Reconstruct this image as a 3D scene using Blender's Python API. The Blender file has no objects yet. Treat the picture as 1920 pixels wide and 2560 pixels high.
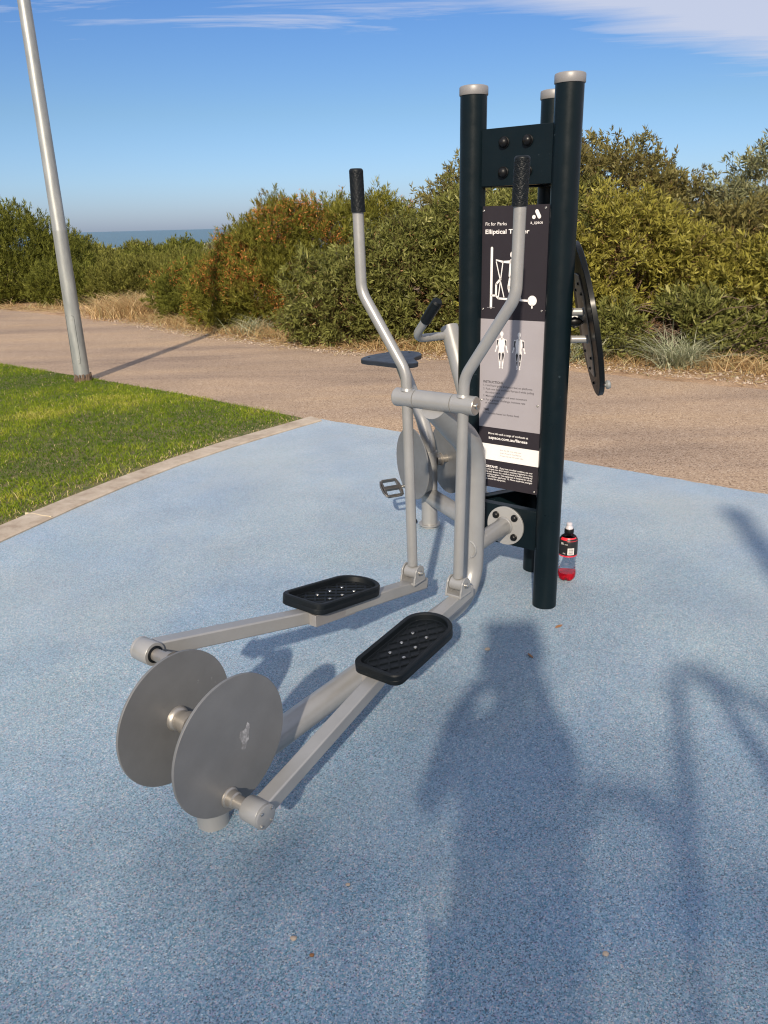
import bpy, bmesh, math, random
import numpy as np
from mathutils import Vector, Matrix
R = math.radians
SC = bpy.context.scene
COL = SC.collection

# ------------------------------------------------------------------ camera
cam_d = bpy.data.cameras.new('camera')
cam = bpy.data.objects.new('camera', cam_d); COL.objects.link(cam)
cam_d.sensor_fit = 'VERTICAL'; cam_d.sensor_height = 36.0
cam_d.lens = 36.0 * 1975.0 / 2560.0
cam_d.clip_start = 0.05; cam_d.clip_end = 60000
cam.matrix_world = (Matrix.Translation((0, 0, 1.35)) @ Matrix.Rotation(R(70.0), 4, 'X')
                    @ Matrix.Rotation(R(-1.5), 4, 'Z'))
SC.camera = cam

# ------------------------------------------------------------------ sun and sky
SUN = Vector((0.146, 0.860, -0.489)).normalized()
SUN_ELEV = math.asin(-SUN.z)
SUN_AZ = math.atan2(-SUN.x, -SUN.y)          # clockwise from +Y
ld = bpy.data.lights.new('sun', 'SUN'); ld.energy = 4.5; ld.angle = R(1.15); ld.color = (1.0, 0.87, 0.70)
lo = bpy.data.objects.new('sun', ld); COL.objects.link(lo)
lo.rotation_euler = SUN.to_track_quat('-Z', 'Y').to_euler()

wd = bpy.data.worlds.new('World'); SC.world = wd; wd.use_nodes = True
nt = wd.node_tree; nt.nodes.clear()
def N(t, ty, **k):
    n = t.nodes.new(ty)
    for a, b in k.items():
        if a == 'inp':
            for i, v in b.items(): n.inputs[i].default_value = v
        else: setattr(n, a, b)
    return n
def mth(t, op, a, b=None, clamp=False):
    n = t.nodes.new('ShaderNodeMath'); n.operation = op; n.use_clamp = clamp
    for i, v in ((0, a), (1, b)):
        if v is None: continue
        if isinstance(v, (int, float)): n.inputs[i].default_value = v
        else: t.links.new(v, n.inputs[i])
    return n.outputs[0]
def mixc(t, fac, a, b, mode='MIX'):
    n = t.nodes.new('ShaderNodeMix'); n.data_type = 'RGBA'; n.blend_type = mode
    for i, v in ((0, fac), (6, a), (7, b)):
        if isinstance(v, (int, float)): n.inputs[i].default_value = v
        elif isinstance(v, tuple): n.inputs[i].default_value = v if len(v) == 4 else v + (1,)
        else: t.links.new(v, n.inputs[i])
    return n.outputs[2]
def ramp(t, fac, stops, interp='LINEAR'):
    n = t.nodes.new('ShaderNodeValToRGB'); n.color_ramp.interpolation = interp
    e = n.color_ramp.elements
    while len(e) < len(stops): e.new(0.5)
    for i, (p, c) in enumerate(stops):
        e[i].position = p
        e[i].color = (c, c, c, 1) if isinstance(c, (int, float)) else (c if len(c) == 4 else tuple(c) + (1,))
    t.links.new(fac, n.inputs[0]); return n.outputs[0]
sky = N(nt, 'ShaderNodeTexSky'); sky.sky_type = 'NISHITA'; sky.sun_disc = False
sky.sun_elevation = SUN_ELEV; sky.sun_rotation = SUN_AZ % (2 * math.pi)
sky.air_density = 1.0; sky.dust_density = 0.6; sky.ozone_density = 2.2; sky.altitude = 0
tc = N(nt, 'ShaderNodeTexCoord'); sep = N(nt, 'ShaderNodeSeparateXYZ')
nt.links.new(tc.outputs['Generated'], sep.inputs[0])
X, Y, Z = sep.outputs
zz = mth(nt, 'MAXIMUM', Z, 0.02)
cx = mth(nt, 'DIVIDE', X, zz); cy = mth(nt, 'DIVIDE', Y, zz)
cmb = N(nt, 'ShaderNodeCombineXYZ'); nt.links.new(cx, cmb.inputs[0]); nt.links.new(cy, cmb.inputs[1])
mp = N(nt, 'ShaderNodeMapping'); mp.inputs['Rotation'].default_value = (0, 0, R(-28)); mp.inputs['Scale'].default_value = (0.55, 1.9, 1)
nt.links.new(cmb.outputs[0], mp.inputs[0])
nz = N(nt, 'ShaderNodeTexNoise', inp={'Scale': 0.9, 'Detail': 9.0, 'Roughness': 0.62, 'Distortion': 0.55}); nt.links.new(mp.outputs[0], nz.inputs['Vector'])
nz2 = N(nt, 'ShaderNodeTexNoise', inp={'Scale': 2.1, 'Detail': 3.0, 'Roughness': 0.5}); nt.links.new(cmb.outputs[0], nz2.inputs['Vector'])
# the big right-hand bank reaches lower towards the east, the left wisps stay high
thr_r = mth(nt, 'SUBTRACT', 0.218, mth(nt, 'MULTIPLY', mth(nt, 'MAXIMUM', mth(nt, 'SUBTRACT', X, 0.10), 0.0), 0.26))
dens = mth(nt, 'ADD', mth(nt, 'MULTIPLY', mth(nt, 'SUBTRACT', Z, thr_r), 26.0), mth(nt, 'MULTIPLY', mth(nt, 'SUBTRACT', nz.outputs[0], 0.48), 2.2))
right = ramp(nt, X, [(0.06, 0.0), (0.2, 1.0)])
leftw = mth(nt, 'ADD', mth(nt, 'MULTIPLY', mth(nt, 'SUBTRACT', Z, 0.2215), 24.0), mth(nt, 'MULTIPLY', mth(nt, 'SUBTRACT', nz.outputs[0], 0.46), 4.2))
dmix = N(nt, 'ShaderNodeMix'); nt.links.new(right, dmix.inputs[0]); nt.links.new(leftw, dmix.inputs[2]); nt.links.new(dens, dmix.inputs[3])
cl = ramp(nt, mth(nt, 'MULTIPLY', dmix.outputs[0], 1.1), [(0.0, 0.0), (0.35, 0.42), (0.8, 0.86)])
grade = ramp(nt, Z, [(0.0, (0.78, 0.94, 1.55)), (0.05, (0.80, 1.02, 1.5)), (0.12, (0.76, 0.97, 1.25)), (0.24, (0.60, 0.90, 1.36)), (0.6, (0.8, 0.98, 1.25))])
skyc = mixc(nt, 1.0, sky.outputs[0], grade, 'MULTIPLY')
skyc = mixc(nt, cl, skyc, (7.6, 8.1, 9.8))
bg = N(nt, 'ShaderNodeBackground', inp={'Strength': 0.069}); nt.links.new(skyc, bg.inputs[0])
wo = N(nt, 'ShaderNodeOutputWorld'); nt.links.new(bg.outputs[0], wo.inputs[0])
SC.view_settings.view_transform = 'Standard'; SC.view_settings.look = 'None'
SC.view_settings.exposure = 0.25; SC.view_settings.gamma = 1.0
SC.cycles.transparent_max_bounces = 16
SC.cycles.pixel_filter_type = 'BLACKMAN_HARRIS'; SC.cycles.filter_width = 1.15

# ------------------------------------------------------------------ helpers
def tag(o, label=None, cat=None, group=None, kind=None):
    if label: o['label'] = label
    if cat: o['category'] = cat
    if group: o['group'] = group
    if kind: o['kind'] = kind
    return o
def empty(name, loc=(0, 0, 0), rz=0.0):
    o = bpy.data.objects.new(name, None); COL.objects.link(o)
    o.location = loc; o.rotation_euler = (0, 0, rz); o.empty_display_size = 0.1
    return o
def V3(p): return Vector(p)
def fillet(pts, rad, n=8):
    """round the inner corners of a polyline"""
    pts = [V3(p) for p in pts]; out = [pts[0]]
    if not isinstance(rad, (list, tuple)): rad = [rad] * (len(pts) - 2)
    for i in range(1, len(pts) - 1):
        a, b, c = pts[i - 1], pts[i], pts[i + 1]
        d1 = (a - b).normalized(); d2 = (c - b).normalized()
        ang = d1.angle(d2); r = rad[i - 1]
        if r <= 0 or abs(ang - math.pi) < 1e-3: out.append(b); continue
        t = min(r / math.tan(ang / 2), (a - b).length * 0.49, (c - b).length * 0.49)
        r = t * math.tan(ang / 2)
        cen = b + (d1 + d2).normalized() * (r / math.sin(ang / 2))
        p1 = b + d1 * t; p2 = b + d2 * t
        v1 = p1 - cen; v2 = p2 - cen; full = v1.angle(v2)
        for k in range(n + 1):
            f = k / n
            v = (v1 * math.sin((1 - f) * full) + v2 * math.sin(f * full)) / math.sin(full)
            out.append(cen + v)
    out.append(pts[-1]); return out
class MB:
    def __init__(s): s.v = []; s.f = []
    def add(s, vs, fs):
        o = len(s.v); s.v += [tuple(v) for v in vs]; s.f += [tuple(i + o for i in f) for f in fs]; return s
    def tube(s, pts, r, seg=24, caps=True, flat=None):
        pts = [V3(p) for p in pts]; n = len(pts)
        rr = r if isinstance(r, (list, tuple)) else [r] * n
        tang = []
        for i in range(n):
            a = pts[max(i - 1, 0)]; b = pts[min(i + 1, n - 1)]; tang.append((b - a).normalized())
        ref = Vector((0, 0, 1)) if abs(tang[0].z) < 0.9 else Vector((1, 0, 0))
        nx = tang[0].cross(ref).normalized(); vs = []
        for i in range(n):
            nx = (nx - tang[i] * nx.dot(tang[i])).normalized(); ny = tang[i].cross(nx)
            for k in range(seg):
                a = 2 * math.pi * k / seg
                vs.append(pts[i] + nx * math.cos(a) * rr[i] + ny * math.sin(a) * rr[i])
        fs = []
        for i in range(n - 1):
            for k in range(seg):
                k2 = (k + 1) % seg
                fs.append((i * seg + k, i * seg + k2, (i + 1) * seg + k2, (i + 1) * seg + k))
        if caps:
            fs.append(tuple(reversed(range(seg)))); fs.append(tuple(range((n - 1) * seg, n * seg)))
        return s.add(vs, fs)
    def lathe(s, prof, origin, axis, seg=32):
        """prof = [(distance along axis, radius), ...]"""
        ax = V3(axis).normalized(); o = V3(origin)
        ref = Vector((0, 0, 1)) if abs(ax.z) < 0.9 else Vector((1, 0, 0))
        nx = ax.cross(ref).normalized(); ny = ax.cross(nx); vs = []; fs = []
        for h, r in prof:
            for k in range(seg):
                a = 2 * math.pi * k / seg
                vs.append(o + ax * h + (nx * math.cos(a) + ny * math.sin(a)) * max(r, 1e-5))
        for i in range(len(prof) - 1):
            for k in range(seg):
                k2 = (k + 1) % seg
                fs.append((i * seg + k, i * seg + k2, (i + 1) * seg + k2, (i + 1) * seg + k))
        fs.append(tuple(reversed(range(seg)))); fs.append(tuple(range((len(prof) - 1) * seg, len(prof) * seg)))
        return s.add(vs, fs)
    def box(s, c, ax, ay, az):
        """c centre, ax/ay/az half-extent vectors"""
        c, ax, ay, az = V3(c), V3(ax), V3(ay), V3(az); vs = []
        for i in (-1, 1):
            for j in (-1, 1):
                for k in (-1, 1): vs.append(c + ax * i + ay * j + az * k)
        return s.add(vs, [(0, 1, 3, 2), (4, 6, 7, 5), (0, 4, 5, 1), (2, 3, 7, 6), (0, 2, 6, 4), (1, 5, 7, 3)])
    def prism(s, poly, o, ax, ay, az):
        """2-D outline extruded along az"""
        o, ax, ay, az = V3(o), V3(ax), V3(ay), V3(az); n = len(poly)
        vs = [o + ax * x + ay * y for x, y in poly] + [o + ax * x + ay * y + az for x, y in poly]
        fs = [tuple(reversed(range(n))), tuple(range(n, 2 * n))] + [(i, (i + 1) % n, n + (i + 1) % n, n + i) for i in range(n)]
        return s.add(vs, fs)
    def build(s, name, mat, parent=None, bevel=0.0, smooth=True, ang=35, seg=2):
        me = bpy.data.meshes.new(name); me.from_pydata(s.v, [], s.f)
        bm = bmesh.new(); bm.from_mesh(me)
        bmesh.ops.remove_doubles(bm, verts=bm.verts, dist=1e-6)
        bmesh.ops.recalc_face_normals(bm, faces=bm.faces)
        bm.to_mesh(me); bm.free()
        if smooth:
            me.polygons.foreach_set('use_smooth', [True] * len(me.polygons)); me.set_sharp_from_angle(angle=R(ang))
        me.materials.append(mat)
        o = bpy.data.objects.new(name, me); COL.objects.link(o)
        if parent: o.parent = parent
        if bevel:
            m = o.modifiers.new('bevel', 'BEVEL'); m.width = bevel; m.segments = seg; m.limit_method = 'ANGLE'; m.angle_limit = R(40)
            m.harden_normals = False
        return o
def copy_tree(o, parent=None):
    c = o.copy(); COL.objects.link(c); c.parent = parent
    for ch in list(o.children): copy_tree(ch, c)
    return c
def dome(c, axis, r, h=None):
    """profile of a domed nut cover"""
    h = h or r * 0.9
    return MB().lathe([(0, r * 1.08), (h * .25, r * 1.08), (h * .3, r)] + [(h * .3 + h * .7 * math.sin(a), r * math.cos(a)) for a in [R(10 * i) for i in range(1, 9)]] + [(h, 0.0005)], c, axis, 20)

# ------------------------------------------------------------------ materials
def mat(name):
    m = bpy.data.materials.new(name); m.use_nodes = True
    t = m.node_tree; t.nodes.clear()
    out = N(t, 'ShaderNodeOutputMaterial'); p = N(t, 'ShaderNodeBsdfPrincipled'); t.links.new(p.outputs[0], out.inputs[0])
    return m, t, p
def noise(t, scale, detail=3, rough=.5, vec=None, dist=0):
    n = N(t, 'ShaderNodeTexNoise', inp={'Scale': scale, 'Detail': detail, 'Roughness': rough, 'Distortion': dist})
    if vec is None:
        c = N(t, 'ShaderNodeTexCoord'); vec = c.outputs['Object']
    t.links.new(vec, n.inputs['Vector']); return n.outputs[0]
def bump(t, p, h, strength, dist=0.001):
    b = N(t, 'ShaderNodeBump', inp={'Strength': strength, 'Distance': dist}); t.links.new(h, b.inputs['Height']); t.links.new(b.outputs[0], p.inputs['Normal'])
def coated(name, col, metallic, rough, var=.12, bumpy=.15, coat=0, scratch=0.0, scr_col=(.5, .5, .5)):
    m, t, p = mat(name)
    n = noise(t, 9, 5, .6)
    a = tuple(c * (1 - var) for c in col); b = tuple(min(1, c * (1 + var)) for c in col)
    c = ramp(t, n, [(.3, a), (.7, b)])
    if scratch:
        s1 = noise(t, 60, 4, .7); s2 = noise(t, 6, 2, .5)
        k = mth(t, 'MULTIPLY', ramp(t, s1, [(.66, 0), (.7, 1)]), ramp(t, s2, [(.58, 0), (.66, scratch)]))
        c = mixc(t, k, c, scr_col)
    t.links.new(c, p.inputs['Base Color'])
    p.inputs['Metallic'].default_value = metallic
    r = ramp(t, noise(t, 25, 4, .6), [(.3, max(.02, rough - .06)), (.7, rough + .08)]); t.links.new(r, p.inputs['Roughness'])
    p.inputs['Coat Weight'].default_value = coat; p.inputs['Coat Roughness'].default_value = .18
    bump(t, p, noise(t, 900, 2, .5), bumpy, .0004)
    return m
M = {}
M['silver'] = coated('silver_powder_coat', (.33, .328, .322), .35, .36, .07, .25, 0, .5, (.2, .19, .18))
M['disc'] = coated('grey_disc_paint', (.160, .163, .167), .18, .42, .10, .2, 0, .6, (.25, .25, .25))
for _k in ('silver',): pass
M['cap'] = coated('satin_cap_silver', (.26, .252, .25), .2, .45, .04, .1)
M['navy'] = coated('dark_navy_powder_coat', (.0035, .0085, .0115), 0, .33, .1, .3, .0, .5, (.09, .12, .14))
M['rubber'] = coated('black_rubber', (.0045, .0065, .0085), 0, .45, .25, .4, 0, .5, (.06, .06, .06))
M['cover'] = coated('black_plastic', (.006, .006, .0065), 0, .36, .1, .1)
M['steel'] = coated('stainless_steel', (.55, .53, .49), 1, .28, .1, .1)
M['dull_steel'] = coated('turned_steel', (.42, .39, .35), .8, .42, .18, .2)
M['alloy'] = coated('cast_alloy', (.22, .205, .19), .9, .35, .3, .3)
M['flange'] = coated('light_grey_flange', (.36, .355, .345), .2, .42, .04, .1)
M['sign_dark'] = coated('sign_dark_print', (.026, .022, .027), 0, .45, .04, .05)
M['sign_grey'] = coated('sign_grey_print', (.325, .30, .315), 0, .42, .03, .05)
M['sign_white'] = coated('sign_white_print', (.80, .76, .72), 0, .42, .02, .05)
M['ink_white'] = coated('white_ink', (.80, .76, .73), 0, .45, .02, .0)
M['ink_dark'] = coated('dark_ink', (.04, .036, .042), 0, .45, .02, .0)
M['ink_mid'] = coated('grey_ink', (.22, .21, .22), 0, .45, .02, .0)
M['board'] = coated('hdpe_board', (.004, .005, .006), 0, .5, .15, .2, .1)
M['backplate'] = coated('bronze_grey_plate', (.36, .32, .265), .2, .45, .12, .2)
M['seatboard'] = coated('slate_seat_board', (.018, .023, .033), 0, .42, .1, .2)
for _k, _s in (('navy', .2), ('rubber', .25), ('board', .15), ('cover', .3), ('sign_dark', .2), ('seatboard', .35)):
    [n for n in M[_k].node_tree.nodes if n.type == 'BSDF_PRINCIPLED'][0].inputs['Specular IOR Level'].default_value = _s
# galvanised lamp pole
m, t, p = mat('galvanised_steel')
c = N(t, 'ShaderNodeTexCoord'); mpg = N(t, 'ShaderNodeMapping'); mpg.inputs['Scale'].default_value = (6, 6, 1.2); t.links.new(c.outputs['Object'], mpg.inputs[0])
g = ramp(t, noise(t, 3, 6, .65, mpg.outputs[0]), [(.3, (.24, .255, .255)), (.55, (.34, .35, .34)), (.75, (.43, .44, .42))]); t.links.new(g, p.inputs['Base Color'])
p.inputs['Metallic'].default_value = .45; p.inputs['Roughness'].default_value = .45; M['galv'] = m
# rubber granule surface
def rubber_floor():
    m, t, p = mat('blue_rubber_granules')
    c = N(t, 'ShaderNodeTexCoord'); v = c.outputs['Object']
    w = N(t, 'ShaderNodeTexNoise', inp={'Scale': 260.0, 'Detail': 1.0}); t.links.new(v, w.inputs['Vector'])
    vv = N(t, 'ShaderNodeVectorMath', operation='MULTIPLY_ADD'); t.links.new(w.outputs['Color'], vv.inputs[0]); vv.inputs[1].default_value = (.004, .004, .004); t.links.new(v, vv.inputs[2])
    vo = N(t, 'ShaderNodeTexVoronoi', inp={'Scale': 400.0}); t.links.new(vv.outputs[0], vo.inputs['Vector'])
    sp = N(t, 'ShaderNodeSeparateColor'); t.links.new(vo.outputs['Color'], sp.inputs[0])
    # share of pinkish and turquoise granules drifts over the floor
    big = noise(t, 3.2, 4, .6, v); big2 = noise(t, 1.1, 3, .55, v)
    f = mth(t, 'ADD', sp.outputs[0], mth(t, 'MULTIPLY', mth(t, 'SUBTRACT', big, .5), .35))
    base = ramp(t, f, [(.0, (.10, .14, .18)), (.10, (.12, .29, .35)), (.24, (.20, .33, .43)), (.42, (.30, .42, .505)),
                       (.62, (.38, .485, .55)), (.76, (.47, .56, .59)), (.86, (.40, .36, .48)), (.91, (.54, .44, .47)), (.955, (.66, .60, .52)), (.985, (.64, .72, .74))], 'CONSTANT')
    val = ramp(t, sp.outputs[1], [(0, .78), (1, 1.22)])
    base = mixc(t, 1.0, base, val, 'MULTIPLY')
    st = ramp(t, big2, [(.32, (.86, .88, .90)), (.5, (1, 1, 1)), (.7, (1.06, 1.05, 1.0))])
    base = mixc(t, 1.0, base, st, 'MULTIPLY')
    base = mixc(t, 1.0, base, (.67, .725, .785), 'MULTIPLY')
    drift = ramp(t, noise(t, .75, 4, .6, v, .6), [(.3, (1.10, 1.05, .98)), (.48, (1.02, 1.0, 1.0)), (.6, (.86, .93, 1.02)), (.72, (.80, .90, 1.04))])
    base = mixc(t, 1.0, base, drift, 'MULTIPLY')
    # dusty, slightly yellower scuffed patches
    d = mth(t, 'MULTIPLY', ramp(t, noise(t, .9, 5, .6, v, .4), [(.52, 0), (.68, 1)]), .22)
    base = mixc(t, d, base, (.33, .33, .30))
    t.links.new(base, p.inputs['Base Color']); p.inputs['Roughness'].default_value = .62
    p.inputs['Specular IOR Level'].default_value = .35
    p.inputs['Sheen Weight'].default_value = .45; p.inputs['Sheen Roughness'].default_value = .45
    bump(t, p, vo.outputs['Distance'], -.8, .0018)
    return m
M['floor'] = rubber_floor()
def path_mat():
    m, t, p = mat('tan_gravel_asphalt')
    c = N(t, 'ShaderNodeTexCoord'); v = c.outputs['Object']
    vo = N(t, 'ShaderNodeTexVoronoi', inp={'Scale': 150.0}); t.links.new(v, vo.inputs['Vector'])
    sp = N(t, 'ShaderNodeSeparateColor'); t.links.new(vo.outputs['Color'], sp.inputs[0])
    base = ramp(t, sp.outputs[0], [(0, (.20, .135, .085)), (.10, (.34, .235, .155)), (.35, (.44, .32, .212)), (.7, (.51, .38, .26)), (.94, (.60, .48, .36))], 'CONSTANT')
    big = ramp(t, noise(t, .55, 5, .6, v, .5), [(.3, (.80, .79, .80)), (.5, (.98, .97, .96)), (.7, (1.1, 1.07, 1.02))])
    base = mixc(t, 1.0, base, big, 'MULTIPLY')
    mpp = N(t, 'ShaderNodeMapping'); mpp.inputs['Rotation'].default_value = (0, 0, R(41)); mpp.inputs['Scale'].default_value = (.22, 1.5, 1); t.links.new(v, mpp.inputs[0])
    trk = ramp(t, noise(t, 1.0, 5, .6, mpp.outputs[0], .3), [(.34, (.74, .74, .77)), (.47, (.95, .95, .96)), (.6, (1.05, 1.04, 1.0)), (.72, (1.14, 1.10, 1.0))])
    base = mixc(t, 1.0, base, trk, 'MULTIPLY'); base = mixc(t, 1.0, base, (.895, .915, .985), 'MULTIPLY')
    dk = mth(t, 'MULTIPLY', ramp(t, noise(t, 14, 5, .7, v), [(.62, 0), (.72, 1)]), .35)
    base = mixc(t, dk, base, (.16, .12, .09))
    t.links.new(base, p.inputs['Base Color']); p.inputs['Roughness'].default_value = .9; p.inputs['Specular IOR Level'].default_value = .2
    bump(t, p, vo.outputs['Distance'], -.7, .004)
    return m
M['path'] = path_mat()
def sand_mat():
    m, t, p = mat('sandy_earth')
    c = N(t, 'ShaderNodeTexCoord'); v = c.outputs['Object']
    base = ramp(t, noise(t, 2.2, 8, .7, v, .3), [(.3, (.28, .17, .095)), (.48, (.48, .32, .20)), (.62, (.60, .42, .27)), (.8, (.68, .52, .36))])
    fine = ramp(t, noise(t, 60, 4, .7, v), [(.35, .6), (.6, 1.12)])
    base = mixc(t, 1.0, base, fine, 'MULTIPLY')
    # pale blown sand on the dune further out
    g = N(t, 'ShaderNodeNewGeometry'); s3 = N(t, 'ShaderNodeSeparateXYZ'); t.links.new(g.outputs['Position'], s3.inputs[0])
    far = mth(t, 'MULTIPLY', mth(t, 'SUBTRACT', s3.outputs[1], 30.0), .12, True)
    base = mixc(t, far, base, (.62, .52, .40))
    t.links.new(base, p.inputs['Base Color']); p.inputs['Roughness'].default_value = .95; p.inputs['Specular IOR Level'].default_value = .15
    bump(t, p, noise(t, 35, 6, .75, v), .9, .02)
    return m
M['sand'] = sand_mat()
def concrete():
    m, t, p = mat('weathered_concrete')
    c = N(t, 'ShaderNodeTexCoord'); v = c.outputs['Object']
    base = ramp(t, noise(t, 6, 8, .7, v, .3), [(.3, (.27, .205, .15)), (.5, (.42, .345, .265)), (.72, (.54, .46, .37))])
    dirt = mth(t, 'MULTIPLY', ramp(t, noise(t, 22, 6, .7, v), [(.55, 0), (.72, 1)]), .4)
    base = mixc(t, dirt, base, (.24, .19, .13))
    t.links.new(base, p.inputs['Base Color']); p.inputs['Roughness'].default_value = .85
    bump(t, p, noise(t, 120, 5, .7, v), .5, .003)
    return m
M['concrete'] = concrete()
m, t, p = mat('lawn_soil'); t.links.new(ramp(t, noise(t, 14, 5, .6), [(.35, (.07, .085, .02)), (.7, (.20, .16, .07))]), p.inputs['Base Color']); p.inputs['Roughness'].default_value = .95; M['soil'] = m
def leaf_mat(name, stops, trans=.3, rough=.5, clump=None, spec=.18):
    """leaf colour picked per leaf from the 'tint' attribute"""
    m = bpy.data.materials.new(name); m.use_nodes = True; t = m.node_tree; t.nodes.clear()
    at = N(t, 'ShaderNodeAttribute'); at.attribute_name = 'tint'
    c = ramp(t, at.outputs['Fac'], stops)
    if clump:
        k = ramp(t, noise(t, clump[0], 3, .6), [(clump[2], 0), (clump[2] + .12, clump[3])])
        c = mixc(t, k, c, clump[1])
    p = N(t, 'ShaderNodeBsdfPrincipled', inp={'Roughness': rough, 'Specular IOR Level': spec}); t.links.new(c, p.inputs['Base Color'])
    tr = N(t, 'ShaderNodeBsdfTranslucent'); t.links.new(c, tr.inputs[0])
    mx = N(t, 'ShaderNodeMixShader', inp={0: trans}); t.links.new(p.outputs[0], mx.inputs[1]); t.links.new(tr.outputs[0], mx.inputs[2])
    o = N(t, 'ShaderNodeOutputMaterial'); t.links.new(mx.outputs[0], o.inputs[0]); return m
M['grass'] = leaf_mat('green_grass', [(0, (.075, .135, .010)), (.4, (.165, .24, .016)), (.75, (.30, .35, .028)), (.93, (.46, .45, .06)), (1, (.68, .54, .28))], .35)
M['drygrass'] = leaf_mat('dry_straw', [(0, (.26, .15, .065)), (.4, (.52, .35, .16)), (.8, (.72, .54, .30)), (1, (.42, .42, .20))], .2)
M['tuft'] = leaf_mat('grey_green_blade', [(0, (.16, .19, .10)), (.5, (.34, .36, .22)), (1, (.60, .58, .42))], .2)
M['leaf_yellow'] = leaf_mat('yellow_green_leaf', [(0, (.13, .10, .03)), (.3, (.225, .20, .04)), (.7, (.35, .32, .06)), (1, (.52, .47, .13))], .35, .42)
M['leaf_mid'] = leaf_mat('mid_green_leaf', [(0, (.095, .078, .03)), (.4, (.175, .182, .050)), (.8, (.265, .275, .075)), (1, (.42, .40, .15))], .35, .42)
M['leaf_dull'] = leaf_mat('dull_olive_leaf', [(0, (.11, .08, .035)), (.4, (.19, .165, .055)), (.8, (.27, .24, .08)), (1, (.38, .33, .14))], .35, .45)
M['leaf_grey'] = leaf_mat('grey_green_leaf', [(0, (.13, .11, .06)), (.4, (.23, .235, .11)), (1, (.42, .42, .24))], .3, .45)
M['needle'] = leaf_mat('fine_green_foliage', [(0, (.075, .08, .02)), (.4, (.145, .158, .028)), (.8, (.23, .24, .042)), (1, (.33, .315, .08))], .35, .6)
M['needle_b'] = leaf_mat('olive_fine_foliage', [(0, (.085, .078, .022)), (.4, (.165, .168, .034)), (.8, (.25, .245, .055)), (1, (.35, .33, .09))], .3, .6)
M['needle_o'] = leaf_mat('rusty_fine_foliage', [(0, (.09, .085, .018)), (.4, (.17, .17, .028)), (.8, (.26, .25, .04)), (1, (.36, .32, .08))], .3, .6, (2.3, (.34, .17, .055), .6, .7))
M['rust'] = leaf_mat('rust_brown_pods', [(0, (.24, .08, .025)), (.5, (.52, .18, .045)), (1, (.70, .32, .10))], .2, .7)
M['brown'] = leaf_mat('brown_dead_leaf', [(0, (.10, .055, .03)), (.6, (.26, .15, .075)), (1, (.48, .30, .15))], .1, .8)
M['twig'] = leaf_mat('grey_twigs', [(0, (.09, .065, .05)), (.6, (.20, .155, .13)), (1, (.32, .26, .22))], 0, .8)
m, t, p = mat('brown_bark'); t.links.new(ramp(t, noise(t, 20, 5, .7), [(.3, (.07, .045, .03)), (.7, (.19, .13, .09))]), p.inputs['Base Color']); p.inputs['Roughness'].default_value = .9; M['bark'] = m
m, t, p = mat('stone'); t.links.new(ramp(t, noise(t, 8, 4, .6), [(.3, (.28, .2, .14)), (.7, (.6, .5, .4))]), p.inputs['Base Color']); p.inputs['Roughness'].default_value = .85; M['stone'] = m
m, t, p = mat('dead_leaf'); p.inputs['Base Color'].default_value = (.26, .12, .05, 1); p.inputs['Roughness'].default_value = .8; M['dead'] = m
# sea
m, t, p = mat('sea_water'); c = N(t, 'ShaderNodeTexCoord'); mps = N(t, 'ShaderNodeMapping'); mps.inputs['Scale'].default_value = (.05, .25, 1); t.links.new(c.outputs['Object'], mps.inputs[0])
t.links.new(ramp(t, noise(t, 1.0, 6, .6, mps.outputs[0]), [(.35, (.03, .085, .11)), (.65, (.06, .14, .17)), (.78, (.25, .32, .34))]), p.inputs['Base Color']); p.inputs['Roughness'].default_value = .35
bump(t, p, noise(t, 2.0, 6, .7, mps.outputs[0]), 1.0, .6); M['sea'] = m

# ------------------------------------------------------------------ the setting
def struct(name, vs, fs, m, kind='structure'):
    me = bpy.data.meshes.new(name); me.from_pydata(vs, [], fs); me.materials.append(m)
    o = bpy.data.objects.new(name, me); COL.objects.link(o); o['kind'] = kind; return o
def gz(x, y):
    """height of the terrain"""
    z = -.013
    if y > 18:
        k = min(1, (y - 18) / 10.0)
        z += k * (.22 * math.sin(x * .31 + 1) * math.cos(y * .23) + .15 * math.sin(x * .13 + y * .4))
        z += .55 * math.exp(-((y - 40) / 7.0) ** 2) * (.25 + .55 * math.sin(x * .75 + 7.6))
    if y > 46: z -= min(9.0, (y - 46) * .13)
    return z
vs = []; fs = []
xs = [-4000, -900, -250, -120, -70] + [-50 + 2 * i for i in range(51)] + [70, 120, 250, 900, 4000]
ys = [-4000, -900, -250, -100, -40, -20, 0, 8, 14, 18] + [20 + 2 * i for i in range(40)] + [110, 150, 400, 1500, 6000]
for yy in ys:
    for xx in xs: vs.append((xx, yy, gz(xx, yy) if abs(xx) <= 4001 else 0))
nx_ = len(xs)
for j in range(len(ys) - 1):
    for i in range(nx_ - 1): fs.append((j * nx_ + i, j * nx_ + i + 1, (j + 1) * nx_ + i + 1, (j + 1) * nx_ + i))
g = struct('ground', vs, fs, M['sand']); g.data.polygons.foreach_set('use_smooth', [True] * len(g.data.polygons))
struct('sea', [(-30000, 70, -4.6), (30000, 70, -4.6), (30000, 50000, -4.6), (-30000, 50000, -4.6)], [(0, 1, 2, 3)], M['sea'])

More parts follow.
